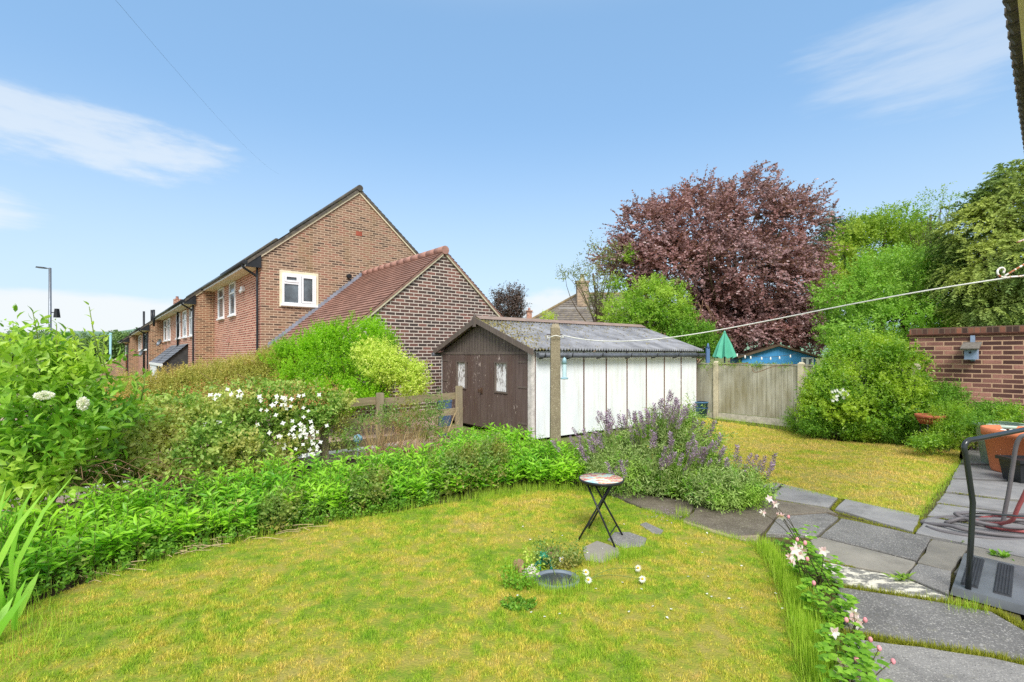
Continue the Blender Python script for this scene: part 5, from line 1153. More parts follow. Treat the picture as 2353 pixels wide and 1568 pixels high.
# ------------------------------------------------------------------ bushes behind the rail fence
hl = []
for k in range(9):
    q = k / 8; x = 640 - 350 * q; Y = 10.6 - 1.6 * q; yt = 800 + 72 * q ** .8; hl.append(lobe(x, yt + 40, 48, 40, Y, .55))
    hl.append(lobe(x - 10, yt + 85, 52, 46, Y - .25, .6))
co = crown(hl, 9000, .34, 22, .042, .017, lift=.9, wild=.4, r0=.7, up=.6)
plant('hedge', 'long tan green feathery hedge falling to the left behind the climbers', 'hedge', grd(470, 9.8), co, l_hedge, twigs(hl, grd(480, 9.8), 20, .02), m_twig)
sl = [lobe(760, 830, 95, 62, 10.4), lobe(690, 830, 62, 50, 10.3), lobe(800, 780, 62, 46, 10.5), lobe(850, 775, 38, 46, 10.5), lobe(745, 785, 45, 40, 10.4), lobe(870, 800, 40, 60, 10.3), lobe(830, 870, 85, 55, 9.7), lobe(700, 880, 80, 50, 9.8), lobe(770, 905, 110, 40, 9.4), lobe(655, 800, 20, 22, 10.3)]
co = crown(sl, 6500, .3, 18, .05, .028, lift=.7, wild=.5, r0=.6, gaps=.2, gsc=2.4)
plant('privet_bush', 'rounded vivid green bush in front of the red tiled roof', 'bush', grd(770, 10.3), co, l_bright, twigs(sl, grd(770, 10.2), 24, .03), m_twig)
yl = [lobe(860, 815, 50, 34, 9.5), lobe(920, 850, 42, 32, 9.4), lobe(960, 870, 24, 34, 9.3), lobe(890, 850, 50, 36, 9.3), lobe(945, 895, 28, 24, 9.2)]
co = crown(yl, 1000, .3, 12, .065, .034, lift=.5, wild=.7, r0=.4)
plant('golden_bush', 'pale yellow green leafy bush beside the shed and brown lap fence', 'bush', grd(915, 9.4), co, l_yellow, twigs(yl, grd(915, 9.4), 16, .015), m_twig)

# ------------------------------------------------------------------ left: big leaved shrub, climbers
ll = [lobe(50, 850, 90, 68, 4.2, .4), lobe(165, 890, 90, 58, 4.4, .4), lobe(255, 925, 60, 38, 4.6, .3), lobe(60, 940, 110, 80, 4.0, .4), lobe(160, 940, 100, 60, 4.3, .35), lobe(60, 1060, 100, 90, 3.9, .3), lobe(150, 1010, 110, 70, 4.2, .3), lobe(40, 1150, 90, 70, 3.7, .25), lobe(75, 790, 34, 34, 4.2, .18), lobe(205, 835, 38, 26, 4.4, .2)]
co = crown(ll, 620, .4, 9, .12, .05, lift=.9, wild=.55, r0=.4, gaps=.22, gsc=3.0, tpl=T8, alpha=.85, jit=.3, size_end=.8)
shoots = []; ss = []
for x, y, h in ((75, 715, 110), (205, 705, 130), (30, 745, 90), (130, 745, 90), (240, 770, 100), (170, 765, 70), (310, 860, 60), (335, 850, 70)):
    a = P(x + R.normal() * 15, y + h, 4.25); b = P(x, y, 4.25); ss.append((a, b)); 
sa = np.array([a for a, b in ss]); sb_ = np.array([b for a, b in ss]); d = sb_ - sa
co2 = sprig(sa, d, np.linalg.norm(d, axis=1), 9, .10, .042, alpha=.7, tpl=T8, size_end=.65, jit=.2)
co = np.concatenate([co, co2])
lm = twigs(ll, grd(60, 4.3), 34, .012)
for a, b in ss: lm.tube([a, (a + b) / 2 + R.normal(size=3) * .01, b], [.006, .005, .003], 5)
lil = plant('lilac_shrub', 'big leaved green shrub with upright shoots at the left edge', 'shrub', grd(60, 4.3), co, l_lilac, lm, m_gstem, None, F8)
def flower_head(c, rx, rz, n, s):
    v = rv(n); p = c + v * V3(rx, rx, rz) * R.uniform(.55, 1.1, (n, 1)); return leaf_co(p, nrm(v + .3 * rv(n)), rv(n), s, s * .8)
for x, y, rx, rz in ((102, 909, .05, .022), (191, 928, .026, .042)): leaves('flower_head', flower_head(P(x, y, 3.7), rx, rz, 420, .016), m_petal, lil)
# clematis over the fence
cl = [lobe(770, 925, 40, 22, 7.0, .2), lobe(745, 960, 34, 34, 6.9, .2), lobe(330, 975, 70, 45, 5.3, .35), lobe(420, 960, 90, 55, 5.7, .35), lobe(520, 955, 85, 60, 6.1, .35), lobe(610, 955, 80, 65, 6.5, .35), lobe(690, 970, 55, 60, 6.8, .3), lobe(380, 1050, 130, 65, 5.2, .35), lobe(530, 1045, 110, 55, 5.7, .3), lobe(650, 1020, 60, 50, 6.4, .25), lobe(240, 1030, 110, 70, 4.8, .35), lobe(140, 1060, 110, 70, 4.5, .3), lobe(300, 1075, 130, 60, 4.9, .3), lobe(450, 1010, 120, 60, 5.6, .3), lobe(590, 1060, 80, 40, 6.0, .25), lobe(700, 905, 60, 22, 7.0, .25), lobe(580, 905, 100, 22, 6.6, .3)]
co = crown(cl, 5200, .24, 9, .068, .042, lift=.5, wild=.7, r0=.45, gaps=.2, gsc=3.0, jit=.5)
lm = twigs(cl, FP[1] - fd * 1.5, 30, .008, 1.0)
for k in range(60):
    i = R.integers(len(cl)); c0, r_ = cl[i]; a = c0 + rv(1)[0] * r_ * .8; a[2] = max(a[2], .2); b = a + V3(R.normal() * .25, R.normal() * .1, R.uniform(.05, .3)); m = (a + b) / 2 + R.normal(size=3) * .08
    lm.tube([a, m, b], .003, 4, False)
cle = plant('clematis', 'leafy climber smothering the rail fence with starry white flowers', 'climber', FP[1] - fd * 1.5, co, l_clem, lm, m_twig)
co = crown([lobe(500, 900, 90, 22, 6.3, .3), lobe(640, 895, 70, 22, 6.7, .3), lobe(740, 895, 40, 25, 7, .25), lobe(590, 920, 160, 25, 6.2, .3)], 260, .2, 7, .032, .018, lift=.6, wild=.9)
leaves('reddish_shoots', co, l_pert, cle)
fl_me = None
def flower_mesh(name, n, L, Wd, mat, cup=.25, cols=None):
    co = []; 
    for k in range(n):
        a = 2 * math.pi * k / n; ax = V3(math.cos(a), math.sin(a), cup); co.append((ax, V3(0, 0, 1)))
    c = leaf_co(np.zeros((n, 3)), np.array([q[0] for q in co]), np.array([q[1] for q in co]), L, Wd, T8)
    return np_mesh(name, c, F8, mat)
clem_me = flower_mesh('clematis_flower', 4, .031, .024, m_petal)
def place(name, me, parent, p, face, s=1.0):
    o = link(name, me, parent); o.location = [float(v) for v in (p - wloc(parent))]
    o.rotation_euler = Vector(face).to_track_quat('Z', 'Y').to_euler(); o.rotation_euler.rotate_axis('Z', random.uniform(0, 6)); o.scale = (s, s, s); return o
fp = []
for cx_, cy_, sx_, sy_, n in ((640, 938, 30, 12, 12), (690, 985, 30, 18, 20), (720, 1000, 20, 25, 16), (715, 1030, 14, 16, 9), (587, 973, 4, 4, 1), (660, 1000, 25, 20, 7), (605, 1040, 4, 4, 1), (568, 1010, 4, 4, 2), (495, 908, 8, 4, 3), (550, 915, 50, 8, 6), (612, 918, 40, 8, 5), (530, 905, 40, 8, 6), (700, 915, 30, 8, 4), (470, 990, 30, 20, 3), (190, 1000, 2, 2, 1)):
    for k in range(n): fp.append((cx_ + R.normal() * sx_ * .85, cy_ + R.normal() * sy_ * .9))
for x, y in fp: place('flower', clem_me, cle, P(x, y, 5.0 + (x - 320) / 440 * 1.35), V3(R.normal() * .4 + .2, -1, .5 + R.normal() * .3), R.uniform(.8, 1.2))
# rose climbing near the rail fence, and dry grass stems in the gap
rl = [lobe(800, 975, 42, 40, 6.9, .2), lobe(790, 1020, 35, 30, 6.7, .2), lobe(930, 950, 50, 40, 7.5, .25), lobe(990, 980, 40, 40, 7.8, .25), lobe(870, 960, 40, 22, 7.2, .2), lobe(1000, 930, 30, 30, 7.9, .2)]
co = crown(rl, 820, .22, 8, .036, .022, lift=.5, wild=.8, r0=.2, jit=.5)
lm = twigs(rl, grd(860, 7.0), 24, .005, 1.0)
plant('climbing_rose', 'thin rambling rose threaded through the bare end of the fence', 'climber', grd(860, 7.0), co, l_rose, lm, m_twig)
n = 260; xs_ = R.uniform(840, 1030, n); st0 = np.array([grd(x, 7.2 + (x - 840) * .004 + R.uniform(-.2, .2)) for x in xs_])
d = nrm(np.stack([R.normal(size=n) * .25, R.normal(size=n) * .15, np.ones(n)], 1))
c = leaf_co(st0, d, rv(n), R.uniform(.35, .85, n), .006, TB)
tag(link('dry_grass', np_mesh('dry_grass', c, FB, leaf('dry_stem', srgb(176, 156, 112), srgb(214, 196, 156), None, .2, .7))), kind='stuff')
# tangle of dead brown canes low on the left
tg = MB()
for k in range(44):
    x, y = R.uniform(90, 420), R.uniform(1060, 1140); a = P(x, y, 4.0 + R.uniform(-.1, .4)); a[2] = max(a[2], .1); b = a + V3(R.normal() * .25, R.normal() * .08, R.normal() * .14); m = (a + b) / 2 + V3(0, 0, .08)
    tg.tube([a, m, b], .0022, 4, False)
tg.solo('dead_canes', 'tangle of dry brown canes low beneath the left climbers', 'canes', m_twig, grd(250, 4.2))

# ------------------------------------------------------------------ border plants along the lawn
E = np.array([G(*p) for p in LE[1:9]])
def border(n, off0, off1, t0, t1, h0, h1, nl, L, Wd, tpl=T8, droop=.12, lean=.12):
    seg = np.linalg.norm(np.diff(E, axis=0), axis=1); cum = np.concatenate([[0], np.cumsum(seg)]); s = R.uniform(t0, t1, n) * cum[-1]
    p = np.stack([np.interp(s, cum, E[:, k]) for k in range(3)], 1); tang = nrm(np.stack([np.gradient(np.interp(np.linspace(0, cum[-1], 50), cum, E[:, k])) for k in (0, 1)], 1)); ti = (s / cum[-1] * 49).astype(int)
    nn = np.stack([-tang[ti, 1], tang[ti, 0], np.zeros(n)], 1); off = R.uniform(off0, off1, n) ** 1.0
    p = p + nn * off[:, None]; hh = R.uniform(h0, h1, n) * np.clip(.62 + (off - off0) / (off1 - off0 + .01) * .6, .5, 1.1)
    d = nrm(np.stack([R.normal(size=n) * lean, R.normal(size=n) * lean, np.ones(n)], 1) - nn * .18)
    return p, d, hh
p, d, hh = border(950, .12, 1.0, .03, .86, .36, .54, 14, .09, .026)
co = sprig(p, d, hh, 15, .115, .034, alpha=.95, droop=.1, tpl=T8, t0=.25, jit=.22, size_end=.75)
st_ = MB()
for k in range(0, 950): st_.tube([p[k], p[k] + d[k] * hh[k]], [.004, .0025], 4, False)
t = tag(leaves('border_perennials', co, l_soap, None, F8), kind='stuff'); st_.part('stems', m_gstem, t)
# the rounded clump before the post
n = 230; a = R.uniform(0, 6.28, n); q = np.sqrt(R.uniform(0, 1, n)); cc = grd(1262, 6.15)
p = cc + np.stack([np.cos(a) * q * .47, np.sin(a) * q * .36, np.zeros(n)], 1); d = nrm(np.stack([np.cos(a) * q * .45, np.sin(a) * q * .45, np.ones(n)], 1)); hh = R.uniform(.40, .52, n) * (1.08 - .35 * q * q)
co = sprig(p, d, hh, 16, .11, .032, alpha=.95, droop=.1, tpl=T8, t0=.25, jit=.22, size_end=.8); st_ = MB()
for k in range(n): st_.tube([p[k], p[k] + d[k] * hh[k]], [.004, .0025], 4, False)
plant('perennial_clump', 'rounded clump of lush bright lance shaped leaves in front of the concrete post', 'border plant', cc, co, l_soap, st_, m_gstem, None, F8)
dsx = MB()
for k in range(46):
    x = R.uniform(200, 760); y = np.interp(x, [q[0] for q in LE], [q[1] for q in LE]) - R.uniform(-6, 22); a_ = G(x, y, .015); b_ = a_ + V3(R.uniform(.08, .3) * R.choice([-1, 1]), R.normal() * .07, R.uniform(0, .06)); dsx.tube([a_, (a_ + b_) / 2 + V3(0, 0, .015), b_], .0028, 4, False)
tag(link('dead_stems', dsx.mesh('dead_stems', plain('straw_stem', srgb(186, 166, 128), .8, 0, .25, 20))), kind='stuff')
n = 160; cc = grd(1130, 6.9); a = R.uniform(0, 6.28, n); q = np.sqrt(R.uniform(0, 1, n))
p = cc + np.stack([np.cos(a) * q * .6, np.sin(a) * q * .4, np.zeros(n)], 1); d = nrm(np.stack([np.cos(a) * q * .3, np.sin(a) * q * .3, np.ones(n)], 1)); hh = R.uniform(.46, .62, n)
co = sprig(p, d, hh, 16, .10, .031, alpha=.95, droop=.1, tpl=T8, t0=.25, jit=.25, size_end=.8)
plant('perennial_clump', 'taller loose green clump just below the brown shed doors', 'border plant', cc, co, l_soap, None, None, None, F8)
for x, Y, rx, ry, n, lab in ((1040, 5.55, 70, 40, 260, 'small leaved rose bush with reddish shoots at the middle lawn edge'), (1110, 5.75, 60, 45, 240, 'small leaved rose bush left of the rounded bright clump'), (640, 4.4, 46, 34, 150, 'low rose sprig with paired leaves in front of the left border'), (840, 4.95, 55, 36, 170, 'low rose bush halfway along the left border edge'), (480, 4.75, 60, 40, 190, 'rose stems rising among the left border leaves')):
    yb = HY + F * H / Y; lb = [lobe(x, yb - ry * 1.3, rx, ry, Y), lobe(x + rx * .4, yb - ry * 2.0, rx * .6, ry * .7, Y + .15)]
    co = crown(lb, int(n*1.6), .2, 9, .042, .027, lift=.5, wild=.7, r0=.3, jit=.4); pt = plant('rose_bush', lab, 'rose bush', grd(x, Y), co, l_rose, twigs(lb, grd(x, Y), 14, .004, 1.0), m_twig)
p, d, hh = border(1000, -.02, .55, 0.0, .62, .10, .24, 10, .05, .03)
co = sprig(p, d, hh, 8, .046, .026, alpha=1.0, droop=.1, t0=.2, jit=.5)
tag(leaves('ground_cover', co, l_low), kind='stuff')
p, d, hh = border(150, .1, .8, .0, .8, .2, .46, 9, .075, .045)
co = sprig(p, d, hh, 9, .075, .045, alpha=1.0, droop=.15, tpl=T8, t0=.25, jit=.4)
tag(leaves('border_undergrowth', co, l_clem, None, F8), kind='stuff')
il = []
for k in range(16): il.append((V3(-3.16 + R.uniform(-.35, .12), 2.72 + R.uniform(-.12, .35), 0), R.uniform(.55, .98), V3(R.normal() * .16 + .12, R.normal() * .12, 1)))
for k in range(7): il.append((V3(-2.95 + R.uniform(-.2, .2), 2.62 + R.uniform(-.1, .3), 0), R.uniform(.25, .4), V3(R.normal() * .2 + .05, R.normal() * .2, 1)))
c = leaf_co(np.array([q[0] for q in il]), np.array([q[2] for q in il]), np.array([V3(R.normal() * .4, -1, .2) for _ in il]), np.array([q[1] for q in il]), .048, TB)
t = thing('iris_clump', 'broad upright sword leaves of an iris at the lower left corner', 'iris', V3(-3.05, 2.75, 0)); leaves('leaf_blades', c, l_iris, t, FB)

# ------------------------------------------------------------------ salvia
def spike(name, n, L, r):
    t = np.linspace(0, 1, n); a = np.arange(n) * 2.4; p = np.stack([np.cos(a) * r * (1 - .6 * t), np.sin(a) * r * (1 - .6 * t), t * L], 1)
    return np_mesh(name, leaf_co(p, np.stack([np.cos(a), np.sin(a), np.full(n, .9)], 1), np.tile(UP, (n, 1)) + .4 * rv(n), .032, .021), F4, m_purple)
spm = [spike('flower_spike', 34, .14, .012), spike('flower_spike', 26, .10, .012), spike('flower_spike', 44, .19, .012)]
def salvia(label, lobes, n, root, spots, seed_n):
    co = crown(lobes, int(n * 1.6), .3, 15, .058, .014, lift=.55, wild=.6, r0=.35, jit=.4); co2 = crown(lobes, n // 3, .2, 9, .05, .028, lift=.5, wild=.6, r0=.2)
    lm_ = twigs(lobes, root, 30, .007, 1.0); pl = thing('salvia', label, 'salvia', root); leaves('foliage', co, l_sage, pl); leaves('broad_leaves', co2, l_low, pl)
    for (x, y, Y, dx, dz) in spots:
        e = P(x, y, Y); dr = nrm(V3(dx + R.normal() * .12, R.normal() * .15, dz)); lm_.tube([e - dr * .22 + V3(0, 0, -.02), e + dr * .05], .0028, 4, False)
        o = place('flower_spike', spm[R.integers(3)], pl, e, dr, R.uniform(.8, 1.15))
    lm_.part('stems', m_gstem, pl)
    return pl
sp1 = []
for x, y in ((1325, 1005), (1335, 990), (1350, 985), (1360, 1000), (1345, 1020), (1370, 990), (1382, 945), (1390, 955), (1400, 965), (1412, 955), (1430, 970), (1440, 960), (1452, 975), (1460, 945), (1475, 950), (1490, 955), (1500, 962), (1508, 945), (1516, 920), (1522, 928), (1530, 940), (1538, 948), (1546, 925), (1553, 910), (1558, 930), (1562, 950), (1570, 955), (1575, 940), (1585, 945), (1592, 960), (1480, 985), (1512, 990), (1545, 975), (1560, 990), (1575, 1000), (1585, 1012), (1540, 1010), (1525, 1030), (1500, 1010), (1470, 1005), (1600, 985), (1610, 1000), (1630, 1010), (1640, 1020), (1612, 1030), (1590, 1040), (1560, 1050), (1545, 1040), (1580, 1065), (1520, 1060), (1420, 990), (1405, 1000), (1385, 1010), (1370, 1020), (1450, 1000), (1410, 1075), (1440, 1060), (1605, 1060), (1625, 1050), (1648, 1040), (1635, 1068), (1405, 975), (1555, 965), (1535, 965)):
    sp1.append((x, y + 22, 5.75 + R.uniform(-.35, .3) if y < 1010 else 5.2 + R.uniform(-.1, .2), (x - 1500) / 260, 1.0))
sp1 += [(x + R.normal() * 16, y + R.normal() * 9 + 4, Y + R.uniform(-.1, .1), dx, dz) for x, y, Y, dx, dz in sp1[:58]]
sl_ = [lobe(1545, 985, 60, 40, 5.95, .3), lobe(1490, 1045, 105, 72, 5.9, .45), lobe(1560, 1020, 85, 75, 5.9, .4), lobe(1415, 1060, 80, 60, 5.9, .4), lobe(1605, 1070, 65, 60, 5.6, .35), lobe(1440, 1095, 75, 45, 5.5, .3), lobe(1540, 1090, 85, 45, 5.5, .3), lobe(1365, 1040, 40, 35, 6, .25)]
salvia('large sprawling grey green salvia with purple spikes before the white shed wall', sl_, 1500, grd(1510, 5.9), sp1, 0)
sp2 = []
for x, y in ((1690, 1050), (1700, 1060), (1712, 1072), (1722, 1066), (1735, 1080), (1742, 1062), (1750, 1075), (1760, 1085), (1728, 1095), (1680, 1080), (1665, 1090), (1705, 1090), (1655, 1105), (1640, 1090), (1672, 1060), (1718, 1050), (1770, 1070), (1690, 1105), (1628, 1120)): sp2.append((x, y + 16, 5.15 + R.uniform(-.1, .25), (x - 1680) / 200, 1.0))
salvia('smaller low salvia with purple spikes spilling over the dark path', [lobe(1680, 1125, 62, 38, 5.1, .28), lobe(1635, 1130, 50, 36, 5.05, .25), lobe(1720, 1125, 40, 30, 5.15, .22), lobe(1660, 1095, 40, 26, 5.3, .2)], 620, grd(1680, 5.15), sp2, 0)
def rosette(p, n, L, Wd, h, mat, name, label, cat, spread=.9, tpl=T8, faces=F8):
    a = R.uniform(0, 6.28, n); d = np.stack([np.cos(a) * spread, np.sin(a) * spread, R.uniform(.25, 1.0, n)], 1); base = p + np.stack([R.normal(size=n) * .02, R.normal(size=n) * .02, np.zeros(n)], 1)
    t = thing(name, label, cat, p); leaves('leaves', leaf_co(base + nrm(d) * h * R.uniform(.2, 1, (n, 1)), d, np.tile(UP, (n, 1)) + .3 * rv(n), L * R.uniform(.6, 1.2, n), Wd * R.uniform(.7, 1.2, n), tpl), mat, t, faces); return t
for x, y, n, lab in ((1520, 1122, 60, 'patch of strawberry leaves under the large salvia, nearer the table'), (1565, 1136, 80, 'patch of strawberry leaves between the two salvias')):
    p0 = G(x, y + 8); t = thing('strawberry_plant', lab, 'strawberry plant', p0); nn = n; a = R.uniform(0, 6.28, nn); q = np.sqrt(R.uniform(0, 1, nn)); b_ = p0 + np.stack([np.cos(a) * q * .26, np.sin(a) * q * .14, R.uniform(.03, .13, nn)], 1)
    c = np.concatenate([leaf_co(b_, np.stack([np.cos(a + k), np.sin(a + k), np.full(nn, .1)], 1), np.tile(UP, (nn, 1)) + .25 * rv(nn), .045, .042, T8) for k in (-1.3, 0, 1.3)]); leaves('leaves', c, l_straw, t, F8)
# bits beside the post foot and fallen petals
rosette(grd(1305, 6.3), 16, .16, .06, .16, l_low, 'dock_plant', 'broad leaved weed at the foot of the concrete post', 'weed')

# ------------------------------------------------------------------ right hand shrubs
el = [lobe(1968, 855, 80, 66, 9.6, .7), lobe(2030, 880, 80, 80, 9.4, .7), lobe(1905, 890, 42, 60, 9.4, .5), lobe(1925, 935, 80, 52, 9.2, .6), lobe(2020, 940, 90, 55, 8.9, .6), lobe(1990, 800, 60, 30, 9.9, .6), lobe(2070, 850, 45, 65, 9.1, .4), lobe(2090, 900, 40, 50, 8.7, .35), lobe(1960, 910, 110, 70, 9.2, .6)]
co = crown(el, 6000, .3, 13, .06, .04, lift=.35, wild=.5, r0=.6, gaps=.18, gsc=2.6)
plant('euonymus_shrub', 'large glossy green shrub mound left of the brick wall', 'shrub', grd(1970, 9.6), co, l_euo, twigs(el, grd(1970, 9.6), 24, .02), m_twig)
low = [(1850, 962, 45, 28, 9.9, 'grey green tuft of low plants at the foot of the rear fence'), (1890, 975, 50, 26, 9.2, 'low leafy plant at the left end of the shrub bed edging'), (1990, 985, 55, 26, 8.9, 'low leafy plants along the far lawn edge below the white flowers'), (2060, 985, 45, 30, 8.7, 'dark low shrub just left of the terracotta bowl'), (2110, 925, 48, 36, 9.0, 'bushy shrub behind the terracotta bowl'), (2170, 930, 40, 44, 8.7, 'upright leafy plant against the brick wall right of the bowl'), (2190, 990, 50, 38, 8.2, 'spreading green plant at the corner of the far lawn'), (2280, 955, 36, 24, 7.9, 'leafy plant between the wall and terracotta pot'), (2320, 960, 24, 24, 7.6, 'small pointed leafed plant above the terracotta pot against the wall'), (2240, 970, 32, 30, 8.1, 'bushy plant left of the pale green pot'), (2140, 1014, 46, 12, 7.6, 'low ragged plants in front of the terracotta bowl stand'), (2085, 950, 36, 44, 8.7, 'dense leafy plant filling the gap left of the terracotta bowl'), (2180, 965, 38, 36, 7.9, 'leafy plant immediately right of the terracotta bowl')]
for i, (x, y, rx, ry, Y, lab) in enumerate(low):
    lb = [lobe(x, y, rx, ry, Y), lobe(x + rx * .3, y - ry * .5, rx * .6, ry * .6, Y + .1), lobe(x - rx * .4, y + ry * .3, rx * .6, ry * .6, Y - .1)]
    co = crown(lb, int(rx * ry * .42), .24, 12, .055, .02 if i % 3 else .013, lift=.7, wild=.5, r0=.5); plant('leafy_plant', lab, 'plant', grd(x, Y), co, l_low if i % 2 else l_euo, twigs(lb, grd(x, Y), 8, .006), m_gstem, 'leafy plants of the shrub bed')
gl = [lobe(2246, 966, 26, 14, 7.1, .22)]
co = crown(gl, 120, .18, 10, .04, .016, lift=.8, wild=.6); plant('potted_plant', 'soft green plants spilling from the pale green pot', 'plant', gc + V3(0, 0, .5), co, l_low)
azl = [lobe(1925, 915, 28, 16, 8.9, .25)]
co = crown(azl, 120, .16, 9, .045, .02, lift=.4); az_ = plant('azalea', 'small shrub covered in white flowers at the front of the mound', 'shrub', grd(1925, 9.0), co, l_low)
az_me = flower_mesh('azalea_flower', 5, .032, .022, m_petal, .5)
for k in range(34): place('flower', az_me, az_, P(1905 + R.uniform(0, 45), 922 - R.uniform(0, 26), 8.72), V3(R.normal() * .4, -1, .5), R.uniform(.9, 1.4))
rosette(G(1870, 1000), 26, .30, .018, .02, l_oak, 'sword_leaf_plant', 'yellowing spiky tuft on the edging of the shrub bed', 'plant', .8, TB, FB)
c = crown([lobe(1690, 838, 50, 5, 11.7, .06), lobe(1760, 840, 50, 5, 11.2, .06), lobe(1625, 842, 22, 7, 12.1, .06), lobe(1810, 842, 20, 8, 10.7, .06)], 130, .16, 7, .05, .025, wild=1.0, lift=.0)
lm = MB().tube(smooth_path([P(1655, 838, 11.8), P(1720, 836, 11.3), P(1735, 856, 11.1), P(1780, 842, 10.8), P(1828, 838, 10.5)], 6), .008, 5); plant('fence_creeper', 'yellowish creeper trailing along the top of the rear fence', 'climber', P(1720, 838, 11.3) * V3(1, 1, 0), c, l_oak, lm, m_twig)
fg = P(1842, 940, 9.9) * V3(1, 1, 0); t = thing('foxglove', 'thin pink foxglove spike in front of the last fence post', 'flower', fg); MB().tube([fg, P(1840, 890, 9.9)], .006, 5).part('stem', m_gstem, t)
n = 26; tt = np.linspace(0, 1, n); a = np.arange(n) * 2.4; p = fg + np.stack([np.cos(a) * .012, np.sin(a) * .012, .45 + tt * .42], 1); leaves('florets', leaf_co(p, np.stack([np.cos(a), np.sin(a) - .5, np.full(n, -.4)], 1), np.tile(UP, (n, 1)), .03, .02), m_pinkp, t)

# ------------------------------------------------------------------ columbines and weeds by the path
cb_me = np_mesh('columbine_flower', .88 * leaf_co(np.zeros((10, 3)), np.array([V3(math.cos(k * 1.2566 + (k // 5) * .6), math.sin(k * 1.2566 + (k // 5) * .6), .55 if k < 5 else -.7) for k in range(10)]), np.tile(UP, (10, 1)), np.array([.040] * 5 + [.030] * 5), np.array([.027] * 5 + [.018] * 5), T8), F8, m_pinkp)
def columbine(label, root, tips, nl=40, rad=.10, L=.036):
    t = thing('columbine', label, 'columbine', root, 'columbines along the paving'); st = MB()
    for (x, y, Y, bud) in tips:
        e = P(x, y, Y); r0 = root + V3(R.normal() * .03, R.normal() * .03, 0); st.tube(smooth_path([r0, r0 * .45 + e * .55 + V3(R.normal() * .015, 0, .02), e], 4), list(np.linspace(.0034, .0018, 9)), 5, False)
        if bud: MB().ball(e, (.011, .011, .015), 8, 6).part('bud', m_pinkb, t)
        else: place('flower', cb_me, t, e, V3(R.normal() * .5, -.9, -.2 + R.normal() * .5), R.uniform(.85, 1.15))
    st.part('stems', plain('dark_flower_stem', srgb(72, 66, 46), .7, 0, .2), t)
    a = R.uniform(0, 6.28, nl); q = np.sqrt(R.uniform(0, 1, nl)); b_ = root + np.stack([np.cos(a) * q * rad, np.sin(a) * q * rad, R.uniform(.03, .2, nl)], 1)
    c = np.concatenate([leaf_co(b_, np.stack([np.cos(a + k), np.sin(a + k), np.full(nl, .15)], 1), np.tile(UP, (nl, 1)) + .3 * rv(nl), L, L, T8) for k in (-1.4, 0, 1.4)]); leaves('leaves', c, l_straw, t, F8); return t
columbine('columbine with clustered pink white flowers beside the pale patchy slab', G(1874, 1350), [(1830, 1253, 3.0, 0), (1843, 1262, 3.0, 0), (1838, 1275, 2.95, 0), (1820, 1290, 2.95, 0), (1815, 1280, 2.95, 0), (1892, 1266, 3.05, 0), (1850, 1248, 3.0, 1), (1855, 1285, 3.0, 1), (1826, 1265, 2.95, 0)], 110, .16)
columbine('tall slender columbine with a few white flowers near the dark damp slabs', G(1850, 1268), [(1766, 1147, 3.9, 0), (1780, 1158, 3.9, 0), (1788, 1182, 3.85, 0), (1796, 1186, 3.85, 0), (1752, 1178, 3.9, 0), (1812, 1188, 3.85, 1)], 22, .09)
columbine('columbine with pink buds and a pale double flower beside the large slab', G(1935, 1540), [(1962, 1408, 2.55, 0), (1968, 1424, 2.55, 0), (1972, 1432, 2.55, 0), (1915, 1452, 2.5, 0), (1988, 1425, 2.55, 1), (2000, 1470, 2.5, 1), (1945, 1425, 2.55, 1)], 60, .12)
columbine('columbine with lilac pink blooms at the very bottom of the frame', G(1965, 1620), [(1935, 1525, 2.3, 0), (1950, 1535, 2.3, 0), (1928, 1548, 2.28, 0), (1945, 1556, 2.28, 0), (1962, 1553, 2.28, 0), (1972, 1545, 2.3, 0), (1968, 1515, 2.3, 1), (1990, 1530, 2.3, 1), (2020, 1490, 2.4, 1), (2052, 1520, 2.35, 1)], 70, .14)
columbine('leafy columbine without open flowers between the long grass and large slab', G(1897, 1430), [(1870, 1340, 2.85, 1)], 90, .14)
columbine('low columbine leaves at the head of the long grass strip', G(1838, 1300), [(1832, 1240, 3.3, 1)], 50, .11)
for x, y, n, s, lab in ((2070, 1335, 22, .06, 'flat dandelion rosette at the corner of three slabs'), (2300, 1283, 34, .06, 'leafy weed growing in the slab joint behind the black step'), (2210, 1247, 12, .03, 'tiny weed under the grey hose coil'), (1790, 1256, 40, .045, 'leafy weed at the top of the long grass strip'), (1995, 1510, 10, .04, 'small dandelion beside the bottom slab joint')):
    rosette(G(x, y), n, s, s * .5, s * .6, l_low if n > 30 else l_oak, 'weed', lab, 'weed')
dme = flower_mesh('daisy_flower', 14, .03, .009, m_petal, .12)
for x, y, sx_, sy_, lab in ((1251, 1300, 1279, 1330, 'white daisy flopping over the green frog'), (1291, 1302, 1330, 1330, 'white daisy at the right of the frog'), (1466, 1322, 1330, 1345, 'white daisy lying far to the right of the bowl'), (1346, 1332, 1300, 1345, 'white daisy just right of the bowl'), (1352, 1350, 1310, 1352, 'lowest white daisy right of the bowl'), (1476, 1348, 1310, 1345, 'small daisy at the end of the long straight stem')):
    e = G(x, y) + V3(0, 0, .05); a = G(sx_, sy_); t = thing('daisy', lab, 'daisy', a, 'daisies around the sunken bowl'); MB().tube(smooth_path([a, a * .5 + e * .5 + V3(0, 0, .05), e], 5), .0025, 5).part('stem', m_gstem, t)
    place('petals', dme, t, e, V3(R.normal() * .3, -.6, .7), .95); MB().ball(e + V3(0, -.003, .004), .009, 8, 6).part('disc', m_yel, t)
